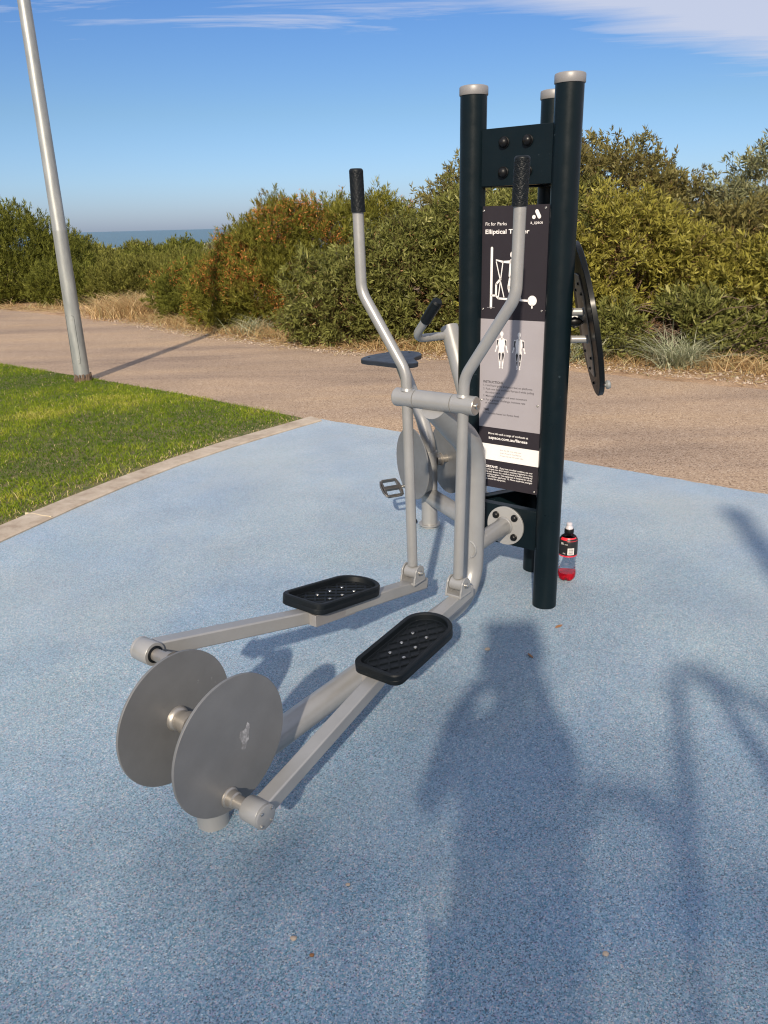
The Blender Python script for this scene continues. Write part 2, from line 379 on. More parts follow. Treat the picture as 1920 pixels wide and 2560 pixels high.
rng = np.random.default_rng(7)
random.seed(5)
def wobble(pts, step, amp, seed):
    """subdivide a polyline and jitter it sideways so that the edge is not ruled"""
    r = random.Random(seed); out = []
    for a, b in zip(pts[:-1], pts[1:]):
        a = Vector(a); b = Vector(b); n = max(1, int((b - a).length / step)); d = (b - a).normalized(); nn = Vector((-d.y, d.x))
        for k in range(n):
            o = r.uniform(-amp, amp)
            out.append(tuple(a + (b - a) * k / n + nn * o))
    out.append(tuple(pts[-1])); return out
def flat(name, poly, z, m, kind='structure'):
    return struct(name, [(x, y, z) for x, y in poly], [tuple(range(len(poly)))], m, kind)
far_edge = wobble([(-12.5, 20.6), (-7.3, 15.75), (-3.7, 12.45), (-1.24, 9.77), (1.8, 7.52), (3.19, 6.43), (7.5, 2.9), (12, -2)], .16, .035, 1)
near_edge = [(13, -8.0), (5.2, 1.2), (1.95, 3.80), (1.10, 4.48), (.08, 5.32), (-.48, 5.75), (-.6, 5.84), (-1.61, 6.74), (-2.89, 7.80), (-4.23, 8.85), (-9, 12.9), (-16, 18.9)]
flat('path', far_edge + near_edge, -.008, M['path'])
# lawn soil sheet
flat('lawn_ground', [(-2.85, .62), (-2.5, 1.82), (-2.17, 2.72), (-1.87, 3.48), (-1.67, 3.97), (-1.49, 4.33), (-1.28, 4.72), (-1.01, 5.13), (-.64, 5.59), (-.55, 5.80), (-1.61, 6.766), (-2.895, 7.831), (-4.234, 8.876), (-9, 12.93), (-16, 10), (-12, .45)], -.004, M['soil'])
# concrete kerb edging in lengths with joints
KI = [(-2.75, .6), (-2.42, 1.75), (-2.10, 2.65), (-1.792, 3.427), (-1.60, 3.90), (-1.43, 4.27), (-1.225, 4.65), (-.965, 5.04), (-.615, 5.49), (-.44, 5.70)]
KO = [(-2.93, .62), (-2.59, 1.82), (-2.26, 2.75), (-1.925, 3.52), (-1.715, 4.00), (-1.535, 4.36), (-1.315, 4.76), (-1.04, 5.17), (-.67, 5.63), (-.53, 5.81)]
ki = [Vector(p) for p in KI]; ko = [Vector(p) for p in KO]
pad_far = wobble([(-.463, 5.772), (.081, 5.362), (1.099, 4.521), (1.972, 3.822), (5.3, 1.15)], .06, .006, 2)
flat('rubber_floor', pad_far + [(6, -7), (-5, -7)] + KI, 0.0, M['floor'])
vs = []; fs = []
for a, b in zip(ki, ko): vs += [(a.x, a.y, -.01), (a.x, a.y, .006), (a.x * .9 + b.x * .1, a.y * .9 + b.y * .1, .012), (b.x, b.y, .014), (b.x, b.y, -.01)]
for i in range(len(ki) - 1):
    for k in range(4): fs.append((i * 5 + k, i * 5 + k + 1, (i + 1) * 5 + k + 1, (i + 1) * 5 + k))
fs.append((0, 1, 2, 3, 4)); n5 = (len(ki) - 1) * 5; fs.append((n5 + 4, n5 + 3, n5 + 2, n5 + 1, n5))
struct('kerb', vs, fs, M['concrete'])
m, t, p = mat('joint_sealant'); p.inputs['Base Color'].default_value = (.60, .50, .34, 1); p.inputs['Roughness'].default_value = .8
MB().prism([(-.093, -.004), (-.03, .003), (.02, -.003), (.078, .004), (.078, .008), (.02, .003), (-.03, .008), (-.093, .002)], (-1.745, 3.765, .004), (.91, -.42, 0), (.42, .91, 0), (0, 0, .0105)).build('kerb_joint', m)['kind'] = 'structure'

# ------------------------------------------------------------------ blades and leaves (numpy)
def mesh_np(name, V, F, m, tint=None, parent=None):
    """V (n,3), F (m,k) index array, all faces with the same vertex count"""
    me = bpy.data.meshes.new(name); n, k = F.shape
    me.vertices.add(len(V)); me.vertices.foreach_set('co', np.ascontiguousarray(V, np.float32).ravel())
    me.loops.add(n * k); me.loops.foreach_set('vertex_index', F.astype(np.int32).ravel())
    me.polygons.add(n); me.polygons.foreach_set('loop_start', np.arange(0, n * k, k, dtype=np.int32))
    if tint is not None:
        a = me.attributes.new('tint', 'FLOAT', 'POINT'); a.data.foreach_set('value', tint.astype(np.float32))
    me.update(calc_edges=True); me.materials.append(m)
    o = bpy.data.objects.new(name, me); COL.objects.link(o)
    if parent: o.parent = parent
    return o
def unit(a): return a / np.maximum(np.linalg.norm(a, axis=1, keepdims=True), 1e-9)
def leaves(base, d, L, W, fold=.0):
    """rhombic leaves: base points, directions, lengths, widths"""
    n = len(base); side = unit(np.cross(d, rng.normal(size=(n, 3))))
    up = np.cross(side, d)
    mid = base + d * (L * .45)[:, None] + up * (L * fold)[:, None]
    V = np.stack([base, mid + side * (W / 2)[:, None], base + d * L[:, None], mid - side * (W / 2)[:, None]], 1).reshape(-1, 3)
    return V, np.arange(n * 4).reshape(-1, 4)
def inside(P, poly):
    x, y = P[:, 0], P[:, 1]; r = np.zeros(len(P), bool); j = len(poly) - 1
    for i in range(len(poly)):
        xi, yi = poly[i]; xj, yj = poly[j]
        c = ((yi > y) != (yj > y)) & (x < (xj - xi) * (y - yi) / (yj - yi + 1e-12) + xi); r ^= c; j = i
    return r
LK = [(-2.72, 1.35), (-2.26, 2.77), (-1.93, 3.53), (-1.72, 4.01), (-1.54, 4.37), (-1.32, 4.77), (-1.045, 5.18), (-.675, 5.64), (-.60, 5.82)]
lawn_poly = LK + [(-1.63, 6.75), (-2.9, 7.82), (-4.234, 8.87), (-7.2, 11.3), (-8.5, 6), (-6, 1.35)]
def lawn(n):
    P = np.stack([rng.uniform(-8.5, -.6, n), rng.uniform(1.35, 11.3, n)], 1); P = P[inside(P, lawn_poly)]
    # worn strip along the kerb and a few thin spots
    def seg_d(P, a, b):
        a = np.array(a); b = np.array(b); t = np.clip(((P - a) @ (b - a)) / ((b - a) @ (b - a)), 0, 1); return np.linalg.norm(P - a - t[:, None] * (b - a), axis=1)
    dk = np.min([seg_d(P, a, b) for a, b in zip(LK[:-1], LK[1:])], axis=0)
    patch = np.sin(P[:, 0] * 9 + 1) * np.sin(P[:, 1] * 7 + P[:, 0] * 3) * .5 + .5
    patch = np.clip(.5 + .5 * np.sin(P[:, 1] * 5.3 + 1.1 * np.sin(P[:, 1] * 11)) * np.cos(P[:, 0] * 2.1), 0, 1)
    keep = rng.random(len(P)) < np.clip(.12 + dk / (.07 + .20 * patch ** 2), 0, 1); P = P[keep]; dk = dk[keep]; n = len(P)
    clump = np.zeros(n)
    for k_ in range(26):
        fr_ = 2.0 * 1.14 ** k_; a_ = rng.uniform(0, 6.28); clump += np.sin((P[:, 0] * np.cos(a_) + P[:, 1] * np.sin(a_)) * fr_ + rng.uniform(0, 6.28)) * (.42 if k_ < 14 else .25)
    H = rng.uniform(.016, .038, n) * np.clip(1 + .16 * clump, .4, 1.7) * np.clip(.45 + dk * 6, .45, 1)
    d = rng.normal(size=(n, 3)) * .55; d[:, 2] = 1; d = unit(d)
    B = np.c_[P, np.full(n, -.004)]
    side = unit(np.cross(d, rng.normal(size=(n, 3)))) * rng.uniform(.0012, .0026, n)[:, None]
    bend = rng.normal(size=(n, 3)) * (H * .35)[:, None]; bend[:, 2] = -np.abs(bend[:, 2]) * .4
    Vv = np.stack([B - side, B + side, B + d * (H * .6)[:, None] + side * .8, B + d * (H * .6)[:, None] - side * .8, B + d * H[:, None] + bend], 1).reshape(-1, 3)
    i = np.arange(n)[:, None] * 5
    F = np.concatenate([i + np.array([[0, 1, 2]]), i + np.array([[0, 2, 3]]), i + np.array([[3, 2, 4]])])
    tn = np.clip(.36 + .15 * clump + rng.normal(size=n) * .17, 0, .95)
    dry = rng.random(n) < (.015 + .30 * np.exp(-(dk / .12) ** 2)); tn[dry] = 1
    tag(mesh_np('lawn_grass', Vv, F, M['grass'], np.repeat(tn, 5)), 'short green mown grass beside the concrete kerb', 'grass', kind='stuff')
lawn(560000)

def blades(P, H, spread, width, mat_, name, parent=None, up=1.0, seg=3):
    n = len(P); d = rng.normal(size=(n, 3)) * spread; d[:, 2] = up; d = unit(d)
    out = d.copy(); out[:, 2] = 0; out = unit(out)
    side = unit(np.cross(d, np.array([0, 0, 1.]) + rng.normal(size=(n, 3)) * .2)) * width
    rows = []
    for s in range(seg + 1):
        f = s / seg; c = P + d * (H * f)[:, None] + out * (H * .5 * f * f)[:, None]; c[:, 2] -= H * .35 * f * f
        w = side * (1 - f * .9); rows += [c - w, c + w]
    Vv = np.stack(rows, 1).reshape(-1, 3); k = 2 * (seg + 1); i = np.arange(n)[:, None] * k
    F = np.concatenate([i + np.array([[2 * s, 2 * s + 1, 2 * s + 3, 2 * s + 2]]) for s in range(seg)])
    return mesh_np(name, Vv, F, mat_, np.repeat(rng.random(n), k), parent)

# crown made of clusters of leaves on the outer shell of overlapping lobes
def crown_points(lobes, n, shell=.22, zmin=.03, bumpy=.12, seed=0):
    lobes = np.array(lobes, float); c, r = lobes[:, :3], lobes[:, 3:6]
    area = (r[:, 0] * r[:, 1] + r[:, 0] * r[:, 2] + r[:, 1] * r[:, 2]); k = rng.choice(len(lobes), n, p=area / area.sum())
    d = unit(rng.normal(size=(n, 3)))
    ph = seed * 1.7
    b = np.sin(d[:, 0] * 6 + ph + k) * np.sin(d[:, 1] * 5 - ph + k * 2) + np.sin(d[:, 2] * 8 + ph) * np.sin(d[:, 0] * 9 + k) * .7
    f = 1 + bumpy * b - np.abs(rng.normal(size=n)) * shell
    f = np.maximum(f, .1)
    P = c[k] + d * r[k] * f[:, None]
    keep = P[:, 2] > zmin
    for j in range(len(lobes)):
        q = np.linalg.norm((P - c[j]) / r[j], axis=1); keep &= (q > .62) | (k == j)
    return P[keep], unit(d[keep] / r[k][keep])
def shrub(name, label, cat, loc, lobes, n_cl, per, Lr, Wr, m, group=None, spread=.9, upness=.35, shell=.22, stems=14, seed=1, stem_r=.012, hole=0, extra=None, bumpy=.12, flyers=.0, fold=.08):
    root = empty(name, loc); tag(root, label, cat, group)
    P, D = crown_points(lobes, n_cl, shell, .02, bumpy, seed)
    if hole:
        g_ = np.sin(P[:, 0] * 4.3 + seed) * np.sin(P[:, 2] * 5.1 + seed) + np.sin(P[:, 0] * 9 + P[:, 2] * 7) * .5
        P, D = P[g_ > -1.2 + hole], D[g_ > -1.2 + hole]
    n = len(P)
    if flyers:
        q = rng.random(n) < flyers; P[q] += D[q] * rng.uniform(.02, .14, q.sum())[:, None]
    # every cluster is a shoot: leaves spiral off its last few centimetres
    ax = unit(D * 1.0 + np.array([0, 0, upness]) + rng.normal(size=(n, 3)) * .45)
    base = np.repeat(P, per, 0); axr = np.repeat(ax, per, 0); cnt = n * per
    along = rng.random(cnt) ** .7
    base = base + axr * ((along - .6) * Lr[1] * 1.2)[:, None]
    d = unit(axr * (.25 + along[:, None] * .9) + unit(rng.normal(size=(cnt, 3))) * spread)
    L = rng.uniform(Lr[0], Lr[1], cnt); W = rng.uniform(Wr[0], Wr[1], cnt)
    V_, F_ = leaves(base, d, L, W, fold)
    tn = np.clip(np.repeat(rng.normal(size=n) * .17 + .48, per) + rng.normal(size=cnt) * .16, 0, 1)
    f = mesh_np('foliage', V_, F_, m, np.repeat(tn, 4), root)
    # stems from the base to the crown
    mb = MB(); lb = np.array(lobes); x0, y0 = lb[:, 0].mean(), lb[:, 1].mean()
    ids = rng.choice(n, min(stems, n), replace=False)
    for i in ids:
        e = Vector(P[i] - D[i] * .05); s = Vector((x0 + (e.x - x0) * .25 + random.uniform(-.15, .15), y0 + random.uniform(-.2, .2), -.05))
        mid = s.lerp(e, .5) + Vector((random.uniform(-.12, .12), random.uniform(-.12, .12), random.uniform(-.1, .15)))
        q2 = mid.lerp(e, .5) + Vector((random.uniform(-.06, .06), random.uniform(-.06, .06), random.uniform(-.03, .06)))
        rr = stem_r * random.uniform(.6, 1.2)
        mb.tube([s, s.lerp(mid, .5) + Vector((random.uniform(-.05, .05), 0, 0)), mid, q2, e], [rr * 1.5, rr * 1.2, rr, rr * .6, rr * .25], 5)
    if mb.v: mb.build('stems', M['bark'], root)
    if extra: extra(root, P, D)
    return root
def add_cluster(root, P, D, frac, per, Lr, Wr, m, name, mask=None, spread=1.0):
    k = rng.random(len(P)) < frac
    if mask is not None: k &= mask
    P, D = P[k], D[k]
    if not len(P): return
    base = np.repeat(P, per, 0) + rng.normal(size=(len(P) * per, 3)) * Lr[1] * .5
    d = unit(np.repeat(D, per, 0) * .5 + unit(rng.normal(size=(len(base), 3))) * spread)
    V_, F_ = leaves(base, d, rng.uniform(Lr[0], Lr[1], len(base)), rng.uniform(Wr[0], Wr[1], len(base)), .1)
    mesh_np(name, V_, F_, m, np.repeat(rng.random(len(base)), 4), root)

BL, BW = (.055, .095), (.015, .023)
# --- right: yellow-green bush in front
def brown_inside(root, P, D):
    add_cluster(root, P - D * .22, D, .22, 7, (.04, .09), (.007, .013), M['brown'], 'dead_twigs')
shrub('broadleaf_shrub', 'bright yellow-green broad-leaved shrub just right of the dark posts', 'shrub', (2.75, 9.25, 0),
      [(-.75, 0, .75, .7, .7, .72), (-.1, -.1, .95, .75, .7, .68), (.55, -.2, .7, .6, .6, .62), (-.35, -.5, .35, .6, .45, .4), (-1.2, .1, .5, .5, .5, .5)],
      7600, 11, BL, BW, M['leaf_yellow'], 'shrubs of the dune hedge', seed=1, stems=90, hole=.42, extra=brown_inside, bumpy=.16, flyers=.25, shell=.26)
shrub('broadleaf_shrub', 'yellow-green shrub bulging out low at the right edge, above bare bent stems', 'shrub', (4.05, 8.35, 0),
      [(0, 0, .78, .45, .5, .42), (-.35, 0, .55, .35, .4, .35), (.4, .1, .5, .5, .5, .40)],
      3000, 11, BL, BW, M['leaf_yellow'], 'shrubs of the dune hedge', seed=2, stems=40, hole=.2, extra=brown_inside, bumpy=.2, flyers=.25)
shrub('broadleaf_shrub', 'low mid green shrub behind the grey-green grass tuft', 'shrub', (3.2, 8.1, 0),
      [(0, 0, .30, .55, .4, .30), (.5, -.1, .22, .5, .4, .24), (-.6, .2, .25, .55, .4, .28)],
      3000, 11, BL, BW, M['leaf_mid'], 'shrubs of the dune hedge', seed=3, stems=40, hole=.5, extra=brown_inside, flyers=.2)
shrub('broadleaf_shrub', 'low green shrub spilling onto the path verge at the right edge', 'shrub', (4.2, 7.55, 0),
      [(0, 0, .38, .55, .4, .30), (.7, 0, .4, .6, .5, .45), (.2, .5, .75, .6, .5, .42)],
      3900, 11, BL, BW, M['leaf_mid'], 'shrubs of the dune hedge', seed=4, stems=60, hole=.5, extra=brown_inside, flyers=.2)
# --- right, behind: tall dull mass
shrub('tall_shrub', 'tall dull olive shrub with a rounded top behind the yellow-green one', 'shrub', (3.1, 11.3, 0),
      [(-.75, 0, 1.25, 1.1, .9, 1.14), (.1, 0, 1.3, 1.0, .9, 1.0), (.95, -.1, .95, .85, .8, .92), (-1.8, .2, 1.0, .9, .8, 1.1), (-.3, -.4, .8, 1.4, .6, .9)],
      11500, 12, (.055, .095), (.014, .022), M['leaf_dull'], 'shrubs of the dune hedge', seed=5, stems=70, hole=.08, bumpy=.11, flyers=.3, extra=brown_inside)
shrub('tall_shrub', 'tall open grey-green shrub with bare branches and sky showing through, far right', 'shrub', (5.35, 10.6, 0),
      [(-.35, 0, 1.62, .62, .6, .58), (.45, 0, 1.65, .75, .6, .72), (1.3, 0, 1.5, .9, .7, .8), (-.75, 0, 1.2, .6, .5, .62), (.3, .2, .75, 1.2, .6, .7)],
      4200, 11, (.06, .10), (.014, .022), M['leaf_grey'], 'shrubs of the dune hedge', seed=6, stems=120, hole=.45, bumpy=.2, flyers=.4, stem_r=.010)
shrub('tall_shrub', 'olive shrub filling the dip between the two tall crowns', 'shrub', (4.25, 9.6, 0),
      [(0, 0, .75, .7, .5, .75), (.7, .1, .6, .7, .5, .66), (-.6, .3, .9, .6, .5, .6)],
      4200, 12, (.055, .095), (.014, .022), M['leaf_dull'], 'shrubs of the dune hedge', seed=7, stems=60, hole=.15, extra=brown_inside, flyers=.3)
# --- middle
def pods(frac, lo=-9, hi=9):
    def f(root, P, D):
        g_ = np.sin(P[:, 0] * 3.1 + 2) * np.sin(P[:, 2] * 4.3 + 1) + .5 * np.sin(P[:, 0] * 8 + P[:, 2] * 9)
        add_cluster(root, P + D * .01, D, frac, 10, (.03, .06), (.007, .012), M['rust'], 'seed_pods', (g_ > .1) & (P[:, 0] > lo) & (P[:, 0] < hi))
        add_cluster(root, P - D * .25, D, .12, 7, (.05, .1), (.006, .012), M['twig'], 'dead_twigs')
    return f
shrub('broadleaf_shrub', 'dense mid green broad-leaved shrub left of the dark posts', 'shrub', (.45, 10.1, 0),
      [(-.9, -.15, .45, .75, .6, .58), (-.15, -.1, .7, .8, .7, .70), (.55, 0, .85, .75, .7, .80), (1.25, .1, .9, .7, .7, .82), (.3, -.5, .35, 1.0, .45, .42), (1.4, -.5, .4, .7, .45, .45)],
      11500, 11, BL, BW, M['leaf_mid'], 'shrubs of the dune hedge', seed=8, stems=60, hole=.08, extra=brown_inside, flyers=.35, bumpy=.14)
shrub('broadleaf_shrub', 'green shrub seen in the gap between the dark posts', 'shrub', (1.95, 10.6, 0),
      [(0, 0, .9, .8, .6, .85), (.6, .2, 1.0, .7, .6, .8)],
      3600, 11, BL, BW, M['leaf_mid'], 'shrubs of the dune hedge', seed=9, stems=30, hole=.2, flyers=.3)
ND, NW = (.045, .09), (.007, .012)
shrub('wattle_shrub', 'fine-leaved wattle covered in rust-brown seed pods in the middle of the hedge', 'shrub', (-1.0, 12.0, 0),
      [(-.75, 0, .75, .7, .7, .62), (-.35, 0, 1.15, .5, .6, .55), (.35, 0, 1.1, .65, .6, .55), (1.0, .1, 1.2, .6, .6, .52), (-.2, -.5, .5, 1.1, .5, .5), (-1.2, -.2, .45, .5, .5, .5)],
      12500, 17, ND, NW, M['needle_o'], 'shrubs of the dune hedge', seed=10, stems=60, spread=.6, upness=.9, extra=pods(.6), flyers=.45, bumpy=.16)
shrub('wattle_shrub', 'rounded fine-leaved wattle with orange-brown dead sprays near the straw grass', 'shrub', (-2.45, 12.9, 0),
      [(0, 0, .42, .75, .6, .46), (-.5, .2, .40, .6, .6, .44), (.6, -.1, .45, .7, .6, .48), (.1, .5, .5, .6, .5, .38)],
      10000, 17, ND, NW, M['needle'], 'shrubs of the dune hedge', seed=11, stems=30, spread=.6, upness=.9, extra=pods(.3), flyers=.45)
shrub('wattle_shrub', 'soft olive fine-leaved shrub behind the straw grass, under the sea view', 'shrub', (-4.1, 16.3, 0),
      [(-.7, 0, .40, .9, .8, .42), (.3, 0, .46, .9, .8, .44), (1.2, .1, .42, .8, .7, .42), (.6, .6, .5, .9, .7, .32)],
      9000, 17, ND, (.008, .014), M['needle_b'], 'shrubs of the dune hedge', seed=12, stems=40, spread=.55, upness=1.1, flyers=.4)
shrub('wattle_shrub', 'big dark green fine-leaved shrub at the left edge, behind the path', 'shrub', (-7.9, 17.6, 0),
      [(-.8, 0, 1.0, 1.1, 1.0, 1.02), (.2, 0, .9, 1.0, .9, 1.0), (1.1, 0, .65, .8, .8, .72), (-.2, -.5, .5, 1.5, .6, .55), (-2.3, 0, 1.1, 1.2, 1, 1.1)],
      15500, 17, (.05, .11), (.009, .015), M['needle'], 'shrubs of the dune hedge', seed=13, stems=50, spread=.5, upness=1.2, flyers=.4, bumpy=.18)
shrub('wattle_shrub', 'small dark green shrub right behind the foot of the steel pole', 'shrub', (-6.0, 16.5, 0),
      [(0, 0, .3, .6, .5, .40), (.5, -.1, .2, .4, .4, .3), (-.5, 0, .35, .5, .5, .42)],
      4500, 15, ND, (.008, .014), M['needle'], 'shrubs of the dune hedge', seed=14, stems=20, spread=.55, upness=1.0, flyers=.3)
for (x_, y_, k_, l_) in ((5.75, 7.0, 1.0, 'olive shrub beyond the right end of the view, beside the path'), (7.3, 6.2, 1.15, 'rounded olive shrub furthest along the path to the right')):
    shrub('broadleaf_shrub', l_, 'shrub', (x_, y_, 0), [(0, 0, .7 * k_, .9, .8, .75 * k_), (.7, .1, .6 * k_, .8, .7, .6 * k_), (-.6, .1, .55 * k_, .7, .6, .5 * k_)], 2600, 9, (.07, .11), (.02, .03), M['leaf_mid'], 'shrubs of the dune hedge', seed=int(x_ * 7), stems=20, hole=.1)
# distant scrub in front of the sea
far_specs = [(-9.7, 27, 1.34, 1.4, 'needle_b', 'yellowish scrub bush on the dune right beside the steel pole'),
             (-8.6, 30, 1.06, 1.2, 'needle_b', 'low yellowish bush on the dune below the left half of the sea'),
             (-7.0, 30, 1.17, 1.1, 'needle', 'dark low bush on the dune skyline right of the grey dead bush'),
             (-5.0, 25, 1.06, 1.4, 'needle', 'green dune bush beneath the small pale sand patch'),
             (-3.9, 24, 1.3, 1.3, 'leaf_grey', 'greyish bush at the right end of the sea view'),
             (-7.5, 22, 1.0, 1.6, 'needle_b', 'olive dune bush beneath the middle of the sea view'),
             (-5.4, 20.5, .98, 1.5, 'needle', 'green rounded bush in the dip below the sea view')]
far_specs = [(x, y, (T - .05 - gz(x, y)) / .75, w, mm, lb) for x, y, T, w, mm, lb in far_specs]
for i, (x, y, h, w, mm, lb) in enumerate(far_specs):
    shrub('dune_bush', lb, 'shrub', (x, y, gz(x, y)), [(0, 0, h * .30, w * .6, .8, h * .40), (w * .4, 0, h * .22, w * .5, .7, h * .34), (-w * .4, 0, h * .22, w * .5, .7, h * .34)],
          2600, 12, (.08, .15), (.018, .03), M[mm], 'low bushes on the dune', seed=20 + i, stems=12, spread=.6, upness=.8, flyers=.3)
# grey dead twiggy bushes
def dead_bush(loc, lb, r, h, n):
    root = empty('dead_bush', loc); tag(root, lb, 'bush', 'grey dead bushes')
    a = rng.uniform(0, 2 * np.pi, n); e = rng.uniform(.15, 1.35, n)
    d = np.stack([np.cos(a) * np.cos(e), np.sin(a) * np.cos(e), np.sin(e)], 1)
    B = d * np.array([r, r, h]) * rng.uniform(.1, .6, n)[:, None]
    d2 = unit(d + rng.normal(size=(n, 3)) * .45)
    V_, F_ = leaves(B, d2, rng.uniform(.15, .45, n) * h, rng.uniform(.008, .016, n), .15)
    mesh_np('twigs', V_, F_, M['twig'], np.repeat(rng.random(n), 4), root)
    mb = MB()
    for i in range(10):
        q = d[i] * np.array([r, r, h]) * .8; mb.tube([(0, 0, -.05), tuple(q * .5 + [0, 0, .05]), tuple(q)], [.02, .012, .005], 5)
    mb.build('branches', M['bark'], root)
dead_bush((-10.5, 32, gz(-10.5, 32)), 'grey leafless bush on the skyline left of the sea view', 1.1, 1.25, 1500)
dead_bush((-9.1, 33, gz(-9.1, 33)), 'pale grey rounded dead bush standing out against the sea', .9, 1.0, 1700)
dead_bush((-5.6, 29, gz(-5.6, 29)), 'grey twiggy bush at the right of the small sand patch', 1.0, 1.2, 1400)
dead_bush((-6.05, 17.6, 0), 'grey-purple dead bush close behind the steel pole', .5, .8, 1300)
# the scrub that reads as one mass behind the hedge
def backing(n):
    x = rng.uniform(-3.5, 14, n); y = 13.0 + rng.uniform(0, 3.5, n) - .25 * x; hmax = np.interp(x, [-3.5, -1, .5, 2, 4, 5.2, 7, 14], [.55, .8, 1.2, 1.75, 1.5, .9, 1.2, 2.0])
    z = hmax * (1 - rng.random(n) ** 2 * .9); P = np.stack([x, y, z], 1)
    d = unit(rng.normal(size=(n, 3)) + np.array([0, -.3, .6]))
    V_, F_ = leaves(P, d, rng.uniform(.08, .16, n), rng.uniform(.02, .04, n), .1)
    tag(mesh_np('scrub', V_, F_, M['leaf_dull'], np.repeat(rng.random(n), 4)), 'dull green coastal scrub behind the hedge', 'scrub', kind='stuff')
backing(60000)
def far_scrub(n):
    x = rng.uniform(-26, 24, n); y = rng.uniform(19, 37, n); z = np.array([gz(a, b) for a, b in zip(x, y)])
    hm = .22 + .16 * np.sin(x * .9 + y) * np.sin(y * .7) ; keep = (np.abs(x + 7.8 - (y-36)*.2) > 1.2) | (y < 31); x, y, z, hm = x[keep], y[keep], z[keep], hm[keep]; n = len(x)
    P = np.stack([x, y, z + np.maximum(.05, hm) * (1 - rng.random(n) ** 2)], 1)
    d = unit(rng.normal(size=(n, 3)) + np.array([0, -.2, .8]))
    V_, F_ = leaves(P, d, rng.uniform(.1, .2, n), rng.uniform(.025, .05, n), .1)
    tag(mesh_np('scrub', V_, F_, M['needle_b'], np.repeat(rng.random(n), 4)), 'low olive ground scrub covering the dune towards the sea', 'scrub', kind='stuff')
far_scrub(110000)

# dry grass verge
hedge = [(-9.5, 17.9), (-8.2, 16.9), (-6.6, 16.0), (-5.2, 15.2), (-4.2, 14.1), (-3.1, 12.6), (-1.9, 11.2), (-.9, 10.3), (0.2, 9.35), (1.2, 8.95), (2.1, 8.45), (3.0, 7.75), (3.9, 7.05), (5.5, 5.9)]
def verge(n, off, jit, H, sp, w, name, lab, m, up=1.0, dens=None):
    hp = np.array(hedge); seg = np.linalg.norm(np.diff(hp, axis=0), axis=1); k = rng.choice(len(seg), n, p=seg / seg.sum() if dens is None else np.array(dens) * seg / (np.array(dens) * seg).sum()); tt = rng.random(n)[:, None]
    P = hp[k] * (1 - tt) + hp[k + 1] * tt; dd = unit(np.c_[hp[k + 1] - hp[k], np.zeros(n)])[:, :2]; nn = np.stack([-dd[:, 1], dd[:, 0]], 1)
    cl_ = np.sin(P[:, 0] * 7) * np.sin(P[:, 0] * 3.1 + 1)
    P = P + nn * (off + rng.normal(size=n) * jit + .08 * cl_)[:, None] + rng.normal(size=(n, 2)) * .05
    hh = H * rng.uniform(.4, 1.15, n) * (1 + .55 * cl_)
    o = blades(np.c_[P, np.full(n, .0)], hh, sp, w, m, name, up=up)
    return tag(o, lab, 'grass', kind='stuff')
verge(11000, -.09, .13, .22, .75, .0038, 'dry_grass', 'straw-coloured dry grass along the foot of the hedge', M['drygrass'], 1.0, [.15, .2, .3, .5, 1.6, 1.2, 1.2, 1, 1.3, 1.3, 1.3, 1.1, 1.0])
verge(12000, -.32, .20, .12, 2.5, .0045, 'leaf_litter', 'flattened straw and leaf litter on the sandy verge', M['drygrass'], .25)
def straw_patch(cx, cy, n, r, H, nm, lb, m, sp=.45, w=.004):
    P = np.c_[rng.normal(size=(n, 2)) * r + [cx, cy], np.zeros(n)]
    o = blades(P - np.array([cx, cy, 0]), H * rng.uniform(.5, 1.1, n), sp, w, m, nm); o.location = (cx, cy, 0)
    return tag(o, lb, 'grass tuft')
tag(straw_patch(-4.1, 13.9, 1700, .34, .62, 'dry_grass_clump', 'tall bleached straw clump behind the path, right of the steel pole', M['drygrass'], .4, .005), group='grass tufts at the hedge foot')
tag(straw_patch(-5.05, 14.9, 160, .08, .45, 'dry_grass_clump', 'small orange-tinted straw tuft close to the steel pole', M['drygrass'], .3, .006), group='grass tufts at the hedge foot')
tag(straw_patch(2.85, 7.62, 420, .10, .58, 'grass_tussock', 'spiky grey-green tussock at the path edge, right of the balance board', M['tuft'], .55, .0045), group='grass tufts at the hedge foot')
tag(straw_patch(2.05, 8.25, 420, .16, .48, 'grass_tussock', 'arching grey-green tussock partly behind the balance board', M['tuft'], .6, .004), group='grass tufts at the hedge foot')
tag(straw_patch(-1.75, 11.0, 260, .12, .4, 'grass_tussock', 'pale tussock under the rust-brown wattle', M['tuft'], .5, .004), group='grass tufts at the hedge foot')
# bare tangled stems under the right-hand hedge
mb = MB()
for i in range(520):
    t_ = random.random(); x = 2.4 + t_ * 3.0; y = 8.35 - t_ * 1.75 + random.uniform(-.15, .3)
    a = random.uniform(-.5, .9); L_ = random.uniform(.25, .7)
    p0 = Vector((x, y, random.uniform(0, .1) + random.random() ** 3 * .35)); p2 = p0 + Vector((math.cos(a) * L_, -math.sin(a) * L_ * .6, random.uniform(-.02, .25))); p1 = p0.lerp(p2, .5) + Vector((0, 0, random.uniform(.02, .16)))
    mb.tube(fillet([p0, p1, p2], .2, 3), random.uniform(.002, .006), 4)
tag(mb.build('fallen_stems', M['bark']), 'tangle of bare brown stems under the right-hand hedge', 'stems', kind='stuff')
